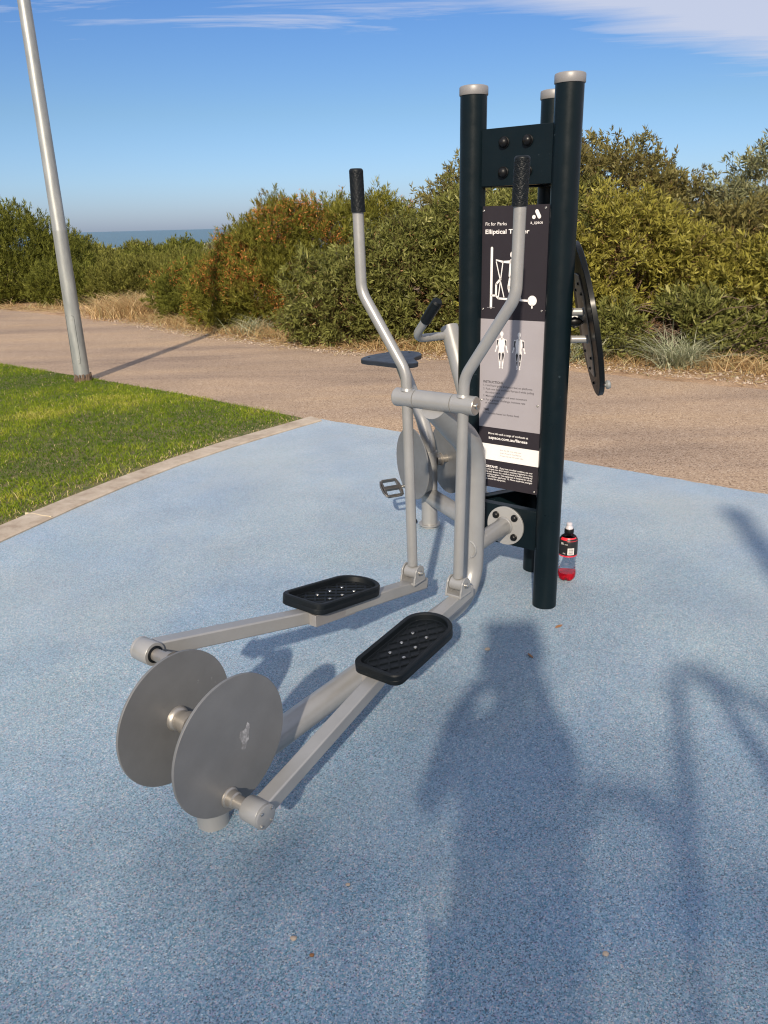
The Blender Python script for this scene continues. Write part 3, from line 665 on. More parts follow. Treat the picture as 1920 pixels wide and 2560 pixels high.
# gravel along both path edges
def gravel():
    n = 5200; hp = np.array(hedge); k = rng.integers(4, len(hp) - 1, n); tt = rng.random(n)[:, None]; P = hp[k] * (1 - tt) + hp[k + 1] * tt
    dd = unit(np.c_[hp[k + 1] - hp[k], np.zeros(n)])[:, :2]; nn = np.stack([-dd[:, 1], dd[:, 0]], 1); P = P - nn * rng.uniform(.05, .75, n)[:, None]
    s = rng.uniform(.004, .013, n) * (1 + (rng.random(n) > .97) * 1.2)
    octv = np.array([[1, 0, 0], [0, 1, 0], [-1, 0, 0], [0, -1, 0], [0, 0, .7], [0, 0, -.7]], float)
    V_ = np.c_[P, np.full(n, -.006)][:, None, :] + octv[None] * s[:, None, None] * (1 + rng.normal(size=(n, 6, 1)) * .2)
    f = np.array([[0, 1, 4], [1, 2, 4], [2, 3, 4], [3, 0, 4], [1, 0, 5], [2, 1, 5], [3, 2, 5], [0, 3, 5]]); F = (np.arange(n)[:, None, None] * 6 + f[None]).reshape(-1, 3)
    tag(mesh_np('gravel', V_.reshape(-1, 3), F, M['stone']), 'pale pebbles and gravel scattered along the sandy verge', 'gravel', kind='stuff')
gravel()

# ------------------------------------------------------------------ lamp post
lp = empty('lamp_post', (-2.885, 7.66, 0)); tag(lp, 'tall tapering galvanised steel pole standing in the lawn beside the path', 'pole')
mb = MB(); mb.tube([(0, 0, .03), (0, 0, 1.36), (0, 0, 1.38), (0, 0, 1.385), (0, 0, 7)], [.0725, .0625, .0625, .0615, .033], 40); mb.build('pole', M['galv'], lp)
mb = MB(); ang0 = math.atan2(-1, .15) - .35
def on_pole(a, z, off=.0008): r = .0725 - .0075 * z + off; return (math.cos(a) * r, math.sin(a) * r, z)
def door_ring(w, z0, z1, rc=.02):
    pts = []
    for cx_, cz, a0 in ((w, z1, 0), (-w, z1, 90), (-w, z0, 180), (w, z0, 270)):
        sx = -1 if cx_ > 0 else 1; sz = -1 if cz == z1 else 1
        for k in range(5):
            a = R(a0 + 22.5 * k); pts.append((cx_ + sx * rc + math.cos(a) * rc, cz + sz * rc + math.sin(a) * rc))
    return pts
mb.tube([on_pole(ang0 - x / .068, z, .0002) for x, z in door_ring(.045, .17, .62)] + [on_pole(ang0 - x / .068, z, .0002) for x, z in door_ring(.045, .17, .62)][:1], .0014, 6, False)
mb.build('door_outline', M['rubber'], lp)
for z in (.21, .585): dome(on_pole(ang0 + .35, z, -.001), (math.cos(ang0), math.sin(ang0), 0), .006, .003).build('door_screw', M['steel'], lp)
mb = MB(); mb.lathe([(-.02, .085), (.02, .083), (.035, .076), (.04, .06)], (0, 0, 0), (0, 0, 1), 24)
for i in range(16):
    a = random.uniform(-2.2, .6); mb.box((math.cos(a) * .08, math.sin(a) * .08, .03), (.006, .003, 0), (-.004, .01, .002), (0, .003, random.uniform(.02, .04)))
mb.build('pole_footing', M['bark'], lp)
mb = MB(); mb.lathe([(0, .03), (.03, .11), (.08, .12), (.1, .05)], (0, 0, 7), (0, 0, 1), 24); mb.build('lamp_head', M['galv'], lp)

# ------------------------------------------------------------------ the post tower with its sign
O = Vector((0.4573, 2.7532, 0)); RZ = math.atan2(-.804, -.595)
def Wp(a, b, z=0): return O + Vector((-.595, -.804, 0)) * a + Vector((.804, -.595, 0)) * b + Vector((0, 0, z))
tower = empty('post_tower', O, RZ); tag(tower, 'tower of three dark navy posts with silver caps carrying the sign and the exercise machines', 'gym tower')
PR = .0435
posts = [(0, .165), (0, -.165), (-.2764, -.012)]
for a, b in posts:
    mb = MB(); mb.tube([(a, b, -.01), (a, b, 1.74)], PR, 48); po = mb.build('post', M['navy'], tower)
    MB().lathe([(1.732, PR + .0003), (1.732, PR + .002), (1.734, PR + .0032), (1.755, PR + .0032), (1.7585, PR + .0015), (1.7605, PR - .004), (1.7605, .001)], (a, b, 0), (0, 0, 1), 48).build('cap', M['cap'], po)
def face_panel(p, q, z0, z1, out, name, bolts=(), plate=.004, flange=.03):
    """flanged plate between two posts, bolts as domed nut covers"""
    p = Vector((*p, 0)); q = Vector((*q, 0)); d = (q - p).normalized(); L_ = (q - p).length; out = Vector((*out, 0)).normalized()
    c = (p + q) / 2 + out * .012; h = L_ / 2 - PR * .92
    mb = MB(); mb.box(c + Vector((0, 0, (z0 + z1) / 2)), d * h, out * plate / 2, Vector((0, 0, (z1 - z0) / 2)))
    for z, s in ((z0, 1), (z1, -1)):
        mb.box(c - out * (flange / 2 + plate / 2) + Vector((0, 0, z + s * plate / 2)), d * h, out * flange / 2, Vector((0, 0, plate / 2)))
    o = mb.build(name, M['navy'], tower, bevel=.0015)
    for w, z in bolts:
        dome(c + out * plate / 2 + d * w + Vector((0, 0, z)), out, .0165, .021).build('bolt_cover', M['cover'], o)
        MB().lathe([(0, .011), (.006, .011), (.006, .006), (.016, .006)], c - out * plate / 2 + d * w + Vector((0, 0, z)), -out, 6).build('nut', M['dull_steel'], o)
    return o
fl, fr, bk = posts[1], posts[0], posts[2]
n_l = (-.486, -.874); n_r = (-.486, .874)
for (p_, q_, o_) in ((fl, fr, (1, 0)), (bk, fl, n_l), (fr, bk, n_r)):
    face_panel(p_, q_, 1.458, 1.630, o_, 'upper_plate', [(-.0425, 1.586), (.0405, 1.586), (-.0425, 1.498), (.0405, 1.498)])
    face_panel(p_, q_, .212, .362, o_, 'lower_plate')
# sign board
SU = .004
sb = MB().box((SU, 0, .911), (.0015, 0, 0), (0, .1315, 0), (0, 0, .487)).build('sign_board', M['sign_dark'], tower)
def band(z0, z1, m, nm):
    MB().box((SU + .0017, 0, (z0 + z1) / 2), (.0003, 0, 0), (0, .1312, 0), (0, 0, (z1 - z0) / 2)).build(nm, m, sb)
band(.650, 1.033, M['sign_grey'], 'grey_band'); band(.528, .588, M['sign_white'], 'white_band')
TU = SU + .00225
def text(s, w0, z, cap, m, width=None, bold=0.0, parent=sb, name='lettering', xf=None):
    cu = bpy.data.curves.new('t', 'FONT'); cu.body = s; cu.size = 1.0; cu.extrude = 0.0; cu.offset = bold; cu.resolution_u = 3
    o = bpy.data.objects.new('t', cu); COL.objects.link(o)
    dg = bpy.context.evaluated_depsgraph_get(); me = bpy.data.meshes.new_from_object(o.evaluated_get(dg))
    bpy.data.objects.remove(o); bpy.data.curves.remove(cu)
    me.name = name
    co = np.empty(len(me.vertices) * 3); me.vertices.foreach_get('co', co); co = co.reshape(-1, 3)
    k = cap / .70; x = co[:, 0] * k
    if width: x = (co[:, 0] - co[:, 0].min()) / (co[:, 0].max() - co[:, 0].min()) * width
    y = co[:, 1] * k
    if xf: P = xf(w0 + x, z + y)
    else: P = np.stack([np.full(len(x), TU), w0 + x, z + y], 1)
    me.vertices.foreach_set('co', P.ravel()); me.materials.clear(); me.materials.append(m); me.update()
    r = bpy.data.objects.new(name, me); COL.objects.link(r); r.parent = parent; return r
W_, D_, G_ = M['ink_white'], M['ink_dark'], M['ink_mid']
text('Fit for Parks', -.1095, 1.3375, .0105, W_, .079)
text('Elliptical Trainer', -.1095, 1.3115, .0135, W_, .162, .022)
text('a_space', .0555, 1.340, .0095, W_, .043, .006)
text('INSTRUCTIONS', -.107, .8105, .0082, D_, .078, .02)
for s, w, z, wd_ in (('1. Hold hand grips and place feet on platforms', -.1065, .7985, .1915), ('2. Push one foot and hand forward while pulling', -.1068, .7855, .1985),
                     ('the other back.', -.098, .7735, .061), ('3. Maintain a smooth and even movement', -.1065, .7605, .1735), ('4. For a greater challenge, increase rate', -.1065, .7465, .1665), ('of movement', -.098, .7355, .054)):
    text(s, w, z, .0072, D_, wd_, .004)
text('TIME', -.1055, .7105, .008, D_, .024, .02); text('1- 5 minutes based on fitness level', -.1055, .6985, .0072, D_, .143, .004)
text('More info and a range of workouts at', -.082, .6245, .0072, W_, .158, .012)
text('aspace.com.au/fitness', -.081, .6075, .0105, W_, .155, .02)
for i, s in enumerate(('Scan this QR code using your', 'smart phone to view Elliptical', 'Trainer exercise instruction video.')):
    text(s, -.033, .5675 - i * .0103, .0052, G_, (.085, .085, .095)[i])
text('IMPORTANT:', -.1085, .4985, .0085, W_, .069, .028)
text('If you have a medical condition, are over', -.032, .4985, .0060, W_, .131, .012)
for i, (s, wd_) in enumerate((('weight, are aged over 40 or haven\'t exercised regularly in a long', .2075), ('time, see your doctor for a medical check-up before starting any', .2075), ('new exercise program. This equipment is designed for use by', .2075),
                     ('adults and children aged over 12. Please supervise younger', .2075), ('children around this equipment.', .1015))):
    text(s, -.1085, .4895 - i * .0092, .0060, W_, wd_, .012)
def sheet(polys, m, nm, u=TU, parent=sb):
    vs = []; fs = []
    for pl in polys:
        o_ = len(vs); vs += [(u, a, b) for a, b in pl]; fs.append(tuple(range(o_, o_ + len(pl))))
    me = bpy.data.meshes.new(nm); me.from_pydata(vs, [], fs); me.materials.append(m); o = bpy.data.objects.new(nm, me); COL.objects.link(o); o.parent = parent; return o
def disc2(cx_, cz, r, r2=None, n=20): r2 = r2 or r; return [(cx_ + math.cos(2 * math.pi * k / n) * r, cz + math.sin(2 * math.pi * k / n) * r2) for k in range(n)]
def pill(a, b, r, r2=None, n=8):
    a = Vector(a); b = Vector(b); d = (b - a).normalized(); an = math.atan2(d.y, d.x); r2 = r2 or r
    return [tuple(a + Vector((math.cos(an + math.pi / 2 + math.pi * k / n), math.sin(an + math.pi / 2 + math.pi * k / n))) * r) for k in range(n + 1)] + [tuple(b + Vector((math.cos(an - math.pi / 2 + math.pi * k / n), math.sin(an - math.pi / 2 + math.pi * k / n))) * r2) for k in range(n + 1)]
sheet([disc2(.0665, 1.3605, .0062), pill((.0765, 1.3775), (.0855, 1.3615), .0062)], W_, 'logo_mark')
# diagram of the machine
T2 = TU + .0002
sheet([pill((-.0835, 1.266), (-.083, 1.073), .0044), pill((-.049, 1.166), (-.0645, 1.150), .0035), pill((-.0645, 1.150), (-.0645, 1.112), .0035), pill((-.0645, 1.112), (-.055, 1.103), .0035),
       pill((-.055, 1.103), (.055, 1.0985), .0033), disc2(.0715, 1.099, .0165, n=28), pill((.0715, 1.085), (.0715, 1.076), .0026), pill((-.082, 1.112), (-.066, 1.112), .0032),
       pill((-.066, 1.222), (-.034, 1.108), .0018), pill((-.041, 1.222), (-.055, 1.108), .0018), disc2(-.0495, 1.166, .0045)], W_, 'machine_diagram')
sheet([[(-.098, 1.0705), (-.068, 1.0705), (-.068, 1.0725), (-.098, 1.0725)]], G_, 'diagram_ground', T2)
# figure standing on the machine
sheet([disc2(-.006, 1.245, .0085, .0105), pill((-.004, 1.222), (-.008, 1.178), .012, .010), pill((-.012, 1.222), (-.041, 1.222), .005, .003), pill((-.041, 1.222), (-.066, 1.228), .0035, .002),
       pill((-.008, 1.172), (-.016, 1.140), .008, .006), pill((-.016, 1.140), (-.006, 1.108), .006, .004), pill((-.004, 1.172), (.012, 1.142), .008, .006), pill((.012, 1.142), (.022, 1.108), .006, .004), pill((.018, 1.1075), (.028, 1.107), .003)], W_, 'rider_figure', T2)
def body(cx_, back, nm):
    top = .993
    P_ = [disc2(cx_, top - .0085, .0062, .0085), pill((cx_, top - .018), (cx_, top - .026), .003), [(cx_ - .004, top - .022), (cx_ - .0145, top - .027), (cx_ - .012, top - .047), (cx_ - .0095, top - .058), (cx_ - .0125, top - .073), (cx_, top - .078), (cx_ + .0125, top - .073), (cx_ + .0095, top - .058), (cx_ + .012, top - .047), (cx_ + .0145, top - .027), (cx_ + .004, top - .022)]]
    dk = []
    for s in (-1, 1):
        P_ += [pill((cx_ + s * .0155, top - .030), (cx_ + s * .0172, top - .048), .0042, .003), pill((cx_ + s * .0172, top - .048), (cx_ + s * .0215, top - .063), .003, .0018), pill((cx_ + s * .0215, top - .063), (cx_ + s * .0235, top - .069), .0025),
               pill((cx_ + s * .0068, top - .076), (cx_ + s * .0062, top - .100), .0062, .0036), pill((cx_ + s * .0062, top - .100), (cx_ + s * .005, top - .121), .0040, .002), pill((cx_ + s * .0045, top - .123), (cx_ + s * .0055, top - .1255), .0024)]
        dk += [pill((cx_ + s * .0155, top - .032), (cx_ + s * .0170, top - .045), .003, .0022), pill((cx_ + s * .0068, top - .078), (cx_ + s * .0062, top - .095), .0046, .0022)]
        if back: dk += [pill((cx_ + s * .0058, top - .103), (cx_ + s * .0052, top - .113), .0026, .0012), pill((cx_ + s * .0175, top - .048), (cx_ + s * .0176, top - .050), .0024)]
    fg = sheet(P_, W_, nm)
    for i_, d_ in enumerate(dk): sheet([d_], D_, 'muscle_mark', T2)
body(-.038, False, 'body_figure'); body(.0285, True, 'body_figure')
for w, z in ((-.117, 1.384), (.107, 1.387), (-.114, 1.066), (.107, 1.067), (-.1135, .746), (.107, .747), (-.113, .433), (.107, .433)):
    so = MB().lathe([(0, .0042), (.0012, .0040), (.0022, .0028), (.0022, .0014), (.0010, .0013)], (SU + .002, w, z), (1, 0, 0), 16).build('screw', M['steel'], sb)

# ------------------------------------------------------------------ elliptical trainer
ell = empty('elliptical_trainer', O, RZ); tag(ell, 'silver elliptical trainer with two black foot platforms and two round discs before the tower', 'gym equipment')
sil = M['silver']
mb = MB(); r_ = .0375
_fp = fillet([(1.5, 0, .105), (.252, 0, .105), (.252, 0, .64), (.50, 0, .828)], [.13, .20], 12)
mb.tube(_fp, [r_ + (.008 * max(0, min(1, (p.z - .5) / .15)) * max(0, min(1, (.86 - p.z) / .08))) for p in _fp], 40)
fr_o = mb.build('frame', sil, ell)
MB().tube([(1.497, 0, -.01), (1.497, 0, .262)], .0385, 40).build('foot_stub', sil, ell)
def bead(c, ax, r, tr=.0028, par=None):
    ax = Vector(ax).normalized(); ref = Vector((0, 0, 1)) if abs(ax.z) < .9 else Vector((1, 0, 0)); nx = ax.cross(ref).normalized(); ny = ax.cross(nx); rb_ = random.Random(3)
    pts = [Vector(c) + nx * math.cos(a) * r + ny * math.sin(a) * r + ax * rb_.uniform(-.0006, .0006) for a in [2 * math.pi * k / 60 for k in range(61)]]
    return MB().tube(pts, [tr * rb_.uniform(.8, 1.2) for _ in pts], 8, False).build('weld_bead', sil, par)
bead((.286, 0, .288), (1, 0, 0), .0315, .0035, fr_o)
mb = MB(); mb.tube([(.252, 0, .288), (.026, 0, .288)], .031, 36); mb.lathe([(0, .031), (.002, .036), (.006, .035), (.010, .031)], (.020, 0, .288), (1, 0, 0), 36); mb.build('connecting_tube', sil, ell)
flg = MB().lathe([(0, .074), (.007, .074), (.008, .073), (.008, .03)], (.0145, .004, .288), (1, 0, 0), 56).build('flange', M['flange'], ell)
for a in (45, 135, 225, 315): dome((.0225, .004 + math.cos(R(a)) * .0535, .288 + math.sin(R(a)) * .0535), (1, 0, 0), .0125, .014).build('bolt_cover', M['cover'], flg)
# pivot tube with seams and end caps
PU, PZ, PRr = .497, .845, .0285
mb = MB(); mb.lathe([(-.066, PRr - .002), (-.065, PRr), (.065, PRr), (.066, PRr - .002)], (PU, 0, PZ), (0, 1, 0), 40); mb.build('pivot_tube', sil, ell)
mb = MB(); mb.lathe([(0, .012), (.003, .017), (.005, .018), (.006, .010)], (.487, 0, PZ - .034), (.1, 0, 1), 20); mb.build('weld_bead', sil, fr_o)
def arm(s):
    ao = MB()
    ao.tube(fillet([(.498, s * .088, .285), (.498, s * .1, PZ - .02), (.498, s * .103, .925), (.5, s * .262, 1.158), (.5, s * .268, 1.50)], [.4, .10, .10], 10), .0166, 28)
    ao = ao.build('swing_arm', sil, ell)
    MB().lathe([(.0675, PRr - .0025), (.0685, PRr), (.140, PRr), (.1415, PRr - .0015)], (PU, 0, PZ), (0, s, 0), 40).build('pivot_sleeve', sil, ao)
    MB().lathe([(.1415, PRr - .002), (.1435, PRr - .003), (.1438, .004)], (PU, 0, PZ), (0, s, 0), 40).build('end_cap', M['dull_steel'], ao)
    MB().lathe([(.143, .0085), (.147, .0085), (.149, .006), (.149, .003), (.146, .003)], (PU, 0, PZ), (0, s, 0), 18).build('bolt', M['steel'], ao)
    mb = MB(); mb.lathe([(0, PRr * .72), (.003, .0195), (.008, .0172)], (.498, s * .1, PZ + .0235), (0, .02, 1), 24); mb.build('weld_bead', sil, ao)
    # grip with scale-like relief
    seg, rows = 112, 130; z0, z1 = 1.385, 1.505; vs = []; fs = []
    for i in range(rows + 1):
        z = z0 + (z1 - z0) * i / rows
        for k in range(seg):
            a = 2 * math.pi * k / seg; u_ = a / (2 * math.pi) * 8; v_ = (z - z0) / .0115
            row = math.floor(v_); uu = (u_ + (.5 if row % 2 else 0)) % 1 - .5; vv_ = v_ - row - .5
            g_ = (uu * 2) ** 2 + (vv_ * 2) ** 2
            rel = -.0012 * max(0, 1 - abs(g_ - .8) * 3.2)
            r = .0208 + rel
            if z > z1 - .008: r = .0208 * math.sqrt(max(0.0, 1 - ((z - z1 + .008) / .0085) ** 2)) * .35 + .0208 * .65
            if z < z0 + .004: r = .0208
            vs.append((math.cos(a) * r + .5, math.sin(a) * r + s * (.2645 + (z - z0) * .03), z))
    for i in range(rows):
        for k in range(seg): k2 = (k + 1) % seg; fs.append((i * seg + k, i * seg + k2, (i + 1) * seg + k2, (i + 1) * seg + k))
    fs.append(tuple(reversed(range(seg)))); fs.append(tuple(range(rows * seg, (rows + 1) * seg)))
    MB().add(vs, fs).build('grip', M['rubber'], ao, ang=60)
    # eye at the foot of the arm
    MB().lathe([(-.022, .0195), (-.021, .0212), (.021, .0212), (.022, .0195)], (.498, s * .088, .262), (0, 1, 0), 30).build('eye', sil, ao)
    return ao
arm(-1); arm(1)
def rod(s, pin, slope):
    """square tube from the clevis to the crank pin housing"""
    pu_, pw_, pz_ = pin
    def zc(u_): return .262 - .052 + slope * (u_ - .5)
    pts = [Vector((.432, s * .089, zc(.432))), Vector((.86, s * .097, zc(.86))), Vector((.99, s * .121, zc(.99))), Vector((pu_ - .020, s * (pw_ - .002), pz_))]
    mb = MB(); h = .0195; rings = []
    for i, p in enumerate(pts):
        d = (pts[min(i + 1, 3)] - pts[max(i - 1, 0)]).normalized(); side = Vector((0, 0, 1)).cross(d).normalized(); up = d.cross(side)
        rings.append([p + side * a * h + up * b * h for a, b in ((-1, -1), (1, -1), (1, 1), (-1, 1))])
    vs = [v for r in rings for v in r]; fs = [(0, 3, 2, 1), (12, 13, 14, 15)]
    for i in range(3):
        for k in range(4): fs.append((i * 4 + k, i * 4 + (k + 1) % 4, i * 4 + 4 + (k + 1) % 4, i * 4 + 4 + k))
    mb.add(vs, fs); ro = mb.build('pedal_rod', sil, ell, bevel=.004, seg=3)
    # gusset under the platform
    a_, b_ = pts[1], pts[2]
    mb = MB(); mb.prism([(.82, s * .0785), (1.0, s * .0785), (1.0, s * .12), (.82, s * .12)], (0, 0, zc(0) - .0225), (1, 0, slope), (0, 1, 0), (0, 0, .036)); mb.build('gusset', M['cap'], ro, bevel=.001)
    # end plug
    e = pts[0]; MB().box(e - Vector((.0006, 0, 0)), (.0008, 0, 0), (0, .0165, 0), (0, 0, .0165)).build('end_plug', M['rubber'], ro)
    # clevis: two cheeks with round tops
    for q in (-1, 1):
        cw = s * .088 + q * .0265
        prof = [(-.034, -.036), (.034, -.036), (.030, -.012)] + [(.026 * math.cos(R(a)), .026 * math.sin(R(a))) for a in range(-10, 191, 20)] + [(-.030, -.012)]
        ck = MB().prism(prof, (.498, cw - .003, .262), (1, 0, 0), (0, 0, 1), (0, .006, 0)).build('clevis_cheek', sil, ro, bevel=.0012)
        MB().lathe([(0, .010), (.0015, .010), (.002, .0078), (.007, .0070), (.0085, .005), (.0085, .003), (.006, .003)], (.498, cw + q * .003, .262), (0, q, 0), 20).build('bolt', M['steel'], ck)
    MB().box((.498, s * .088, .230), (.032, 0, 0), (0, .030, 0), (0, 0, .004)).build('clevis_base', sil, ro, bevel=.002)
    # housing
    hs = MB().lathe([(-.028, .024), (-.028, .0282), (-.0265, .0292), (.020, .0292), (.021, .0287), (.022, .0292), (.028, .0288), (.029, .027), (.0292, .002)], (pu_, s * pw_, pz_), (0, s, 0), 48).build('pin_housing', sil, ro)
    for a in (50, 140, 230, 320): MB().lathe([(0, .0034), (.003, .0032), (.004, .0016)], (pu_ + math.cos(R(a)) * .0225, s * (pw_ + .029), pz_ + math.sin(R(a)) * .0225), (0, s, 0), 10).build('screw', M['steel'], hs)
    MB().lathe([(0, .021), (.002, .021), (.003, .015)], (pu_, s * (pw_ - .028), pz_), (0, -s, 0), 28).build('seal', M['rubber'], hs)
    return zc
def platform(s, zc, slope):
    """foot platform: rounded front, squarer rear, raised rim, ribbed floor"""
    uc, wc = .846, s * .133; L2, hw = .166, .079
    an = math.atan(slope); e1 = Vector((math.cos(an), 0, math.sin(an))); e2 = Vector((0, 1, 0)); e3 = e1.cross(e2)
    o = Vector((uc, wc, zc(uc) + .0195)) 
    def outline(ins):
        a_, b_ = L2 - ins, hw - ins; rf = b_ * .98; rc = max(.028 - ins * .4, .008); pts = []
        for k in range(17):
            t_ = R(90 + 180 * k / 16); pts.append((-a_ + rf * .92 + rf * .92 * math.cos(t_), b_ * math.sin(t_)))
        for k in range(7):
            t_ = R(-90 + 90 * k / 6); pts.append((a_ - rc + rc * math.cos(t_), -b_ + rc + rc * math.sin(t_)))
        for k in range(7):
            t_ = R(90 * k / 6); pts.append((a_ - rc + rc * math.cos(t_), b_ - rc + rc * math.sin(t_)))
        return pts
    levels = [(.003, .0), (.0, .003), (0, .0155), (.0005, .0165), (.0, .0175), (0, .030), (.0025, .0335), (.011, .0335), (.0135, .031), (.0155, .0165), (.017, .0155)]
    n = len(outline(0)); vs = []; fs = []
    for ins, h in levels: vs += [o + e1 * x + e2 * y + e3 * h for x, y in outline(ins)]
    for i in range(len(levels) - 1):
        for k in range(n): k2 = (k + 1) % n; fs.append((i * n + k, i * n + k2, (i + 1) * n + k2, (i + 1) * n + k))
    fs.append(tuple(reversed(range(n)))); fs.append(tuple(range((len(levels) - 1) * n, len(levels) * n)))
    fp = MB().add(vs, fs).build('foot_platform', M['rubber'], ell, ang=30)
    # tread ribs clipped to the floor outline
    inner = [Vector(p) for p in outline(.024)]
    def clip(p, d):
        ts = []
        for i in range(len(inner)):
            a_, b_ = inner[i], inner[(i + 1) % len(inner)]; ed = b_ - a_; det = d.x * -ed.y + ed.x * d.y
            if abs(det) < 1e-9: continue
            r_v = a_ - p; t_ = (r_v.x * -ed.y + ed.x * r_v.y) / det; q = (d.x * r_v.y - d.y * r_v.x) / det
            if 0 <= q <= 1: ts.append(t_)
        return (min(ts), max(ts)) if len(ts) >= 2 else None
    mb = MB()
    for dirn in ((.80, .60), (.80, -.60)):
        d = Vector(dirn).normalized(); nn = Vector((-d.y, d.x))
        for k in range(-8, 9):
            for q in (-.0016, .0016):
                p = nn * (k * .029 + q); c2 = clip(p, d)
                if not c2: continue
                a_, b_ = p + d * c2[0], p + d * c2[1]; m_ = (a_ + b_) / 2; hl = (b_ - a_).length / 2
                if hl < .004: continue
                mb.box(o + e1 * m_.x + e2 * m_.y + e3 * (.0160 + (.0002 if dirn[1] > 0 else 0)), (e1 * d.x + e2 * d.y) * hl, (e1 * nn.x + e2 * nn.y) * .0009, e3 * .0022)
    # rim line around the floor
    for i in range(len(inner)):
        a_, b_ = inner[i], inner[(i + 1) % len(inner)]; m_ = (a_ + b_) / 2; d = (b_ - a_).normalized(); nn = Vector((-d.y, d.x))
        mb.box(o + e1 * m_.x + e2 * m_.y + e3 * .0159, (e1 * d.x + e2 * d.y) * (b_ - a_).length / 2, (e1 * nn.x + e2 * nn.y) * .0008, e3 * .0011)
    mb.build('tread_ribs', M['rubber'], fp)
    for x in (-.058, .0, .058):
        for y in (-.024, .024):
            MB().lathe([(0, .0056), (.0014, .0050), (.0018, .0036), (.0010, .0026), (.0010, .0012)], o + e1 * x + e2 * y + e3 * .0168, e3, 18).build('rivet', M['steel'], fp)
for s, pin, slope in ((-1, (1.484, .187, .403), .186), (1, (1.520, .184, .132), -.082)):
    zc = rod(s, pin, slope); platform(s, zc, slope)
    # flywheel disc, its hub and its crank pin
    DU, DZ, DR = 1.496, .258, .1665
    dk = MB().lathe([(-.0035, DR - .001), (-.0025, DR), (.0025, DR), (.0035, DR - .001)], (DU, s * .0935, DZ), (0, s, 0), 96).build('flywheel_disc', M['disc'], ell, ang=25)
    MB().lathe([(-.0545, .028), (-.036, .028), (-.034, .0235), (-.016, .0235), (-.014, .027), (-.008, .030), (-.0035, .031)], (DU, s * .0935, DZ), (0, s, 0), 36).build('hub', M['dull_steel'], dk)
    MB().lathe([(.0035, .0245), (.006, .024), (.009, .0205), (.024, .0195), (.027, .0155), (.064, .0150)], (pin[0], s * .0935, pin[2]), (0, s, 0), 36).build('crank_pin', M['dull_steel'], dk)
# scuff on the near disc
m, t, p = mat('scuffed_paint'); t.links.new(ramp(t, noise(t, 90, 4, .7), [(.4, (.17, .17, .175)), (.55, (.26, .26, .27)), (.66, (.42, .42, .43))]), p.inputs['Base Color']); p.inputs['Roughness'].default_value = .6
pts = [(1.438, .300), (1.446, .312), (1.452, .300), (1.458, .296), (1.470, .300), (1.474, .284), (1.468, .268), (1.472, .252), (1.460, .246), (1.452, .258), (1.446, .266), (1.444, .284)]
vs = [(a, .0975, b - .02) for a, b in pts]; me = bpy.data.meshes.new('scuff'); me.from_pydata(vs, [], [tuple(range(len(vs)))]); me.materials.append(m)
so = bpy.data.objects.new('scuff_mark', me); COL.objects.link(so); so.parent = [c for c in ell.children if c.name.startswith('flywheel_disc')][1]

# ------------------------------------------------------------------ exercise bike (left rear face)
BX = Wp(-.1375, -.088); BR_ = math.atan2(.916, -.402)
bike = empty('exercise_bike', BX, BR_); tag(bike, 'silver exercise bike with a dark lobed seat, pedals and grips, behind the elliptical trainer', 'gym equipment')
# local x = away from the tower, y = rider's other side (left in the picture)
mb = MB(); mb.tube([(.632, 0, -.01), (.632, 0, .36), (.632, 0, .37)], .0375, 36)
mb.build('foot_stub', sil, bike)
MB().tube(fillet([(.632, 0, .34), (.634, 0, .41), (.70, 0, .505), (.925, 0, .735)], [.15, .12], 8), .030, 32).build('seat_tube', sil, bike)
MB().tube(fillet([(.632, 0, .155), (.195, 0, .155), (.195, 0, .52), (.445, 0, .945)], [.12, .15], 10), .0375, 36).build('frame', sil, bike)
MB().tube([(.195, 0, .288), (.03, 0, .288)], .031, 30).build('connecting_tube', sil, bike)
bfl = MB().lathe([(0, .074), (.008, .074), (.008, .03)], (.0145, 0, .288), (1, 0, 0), 48).build('flange', M['flange'], bike)
for a in (45, 135, 225, 315): dome((.0225, math.cos(R(a)) * .0535, .288 + math.sin(R(a)) * .0535), (1, 0, 0), .0125, .014).build('bolt_cover', M['cover'], bfl)
bp = MB().lathe([(.012, .05), (.018, .05), (.0185, .037)], (.632, 0, 0), (0, 0, 1), 36).build('base_flange', sil, bike)
dome((.69, .055, .012), (0, 0, 1), .016, .022).build('bolt_cover', M['cover'], bike)
mb = MB()
hb = MB().tube(fillet([(.43, -.02, .915), (.425, .175, .912), (.335, .160, 1.0)], .045, 8) , .0165, 24).build('handlebar', sil, bike)
hb2 = MB().tube(fillet([(.43, .02, .915), (.425, -.175, .912), (.335, -.160, 1.0)], .045, 8), .0165, 24).build('handlebar', sil, bike)
for s, pr_ in ((1, hb), (-1, hb2)):
    a_ = Vector((.345, s * .1617, .990)); b_ = Vector((.262, s * .148, 1.072))
    MB().tube([a_, a_.lerp(b_, .05), a_.lerp(b_, .93), b_], [.0205, .0212, .0212, .015], 24).build('grip', M['rubber'], pr_)
# lobed saddle: nose towards +y/tower side as seen
lob = []
ctrl = [(.89, .19), (.945, .12), (.985, .055), (1.0, .0), (.985, -.045), (.945, -.075), (.895, -.075), (.845, -.055), (.80, -.02), (.765, .0), (.73, .02), (.67, .04), (.635, .065), (.628, .10), (.65, .135), (.69, .155), (.74, .185), (.79, .215), (.84, .22)]
def catmull(P_, n=5):
    out = []; m_ = len(P_)
    for i in range(m_):
        p0, p1, p2, p3 = [Vector(P_[(i + j) % m_]) for j in (-1, 0, 1, 2)]
        for k in range(n):
            t_ = k / n; out.append(tuple(.5 * ((2 * p1) + (p2 - p0) * t_ + (2 * p0 - 5 * p1 + 4 * p2 - p3) * t_ ** 2 + (-p0 + 3 * p1 - 3 * p2 + p3) * t_ ** 3)))
    return out
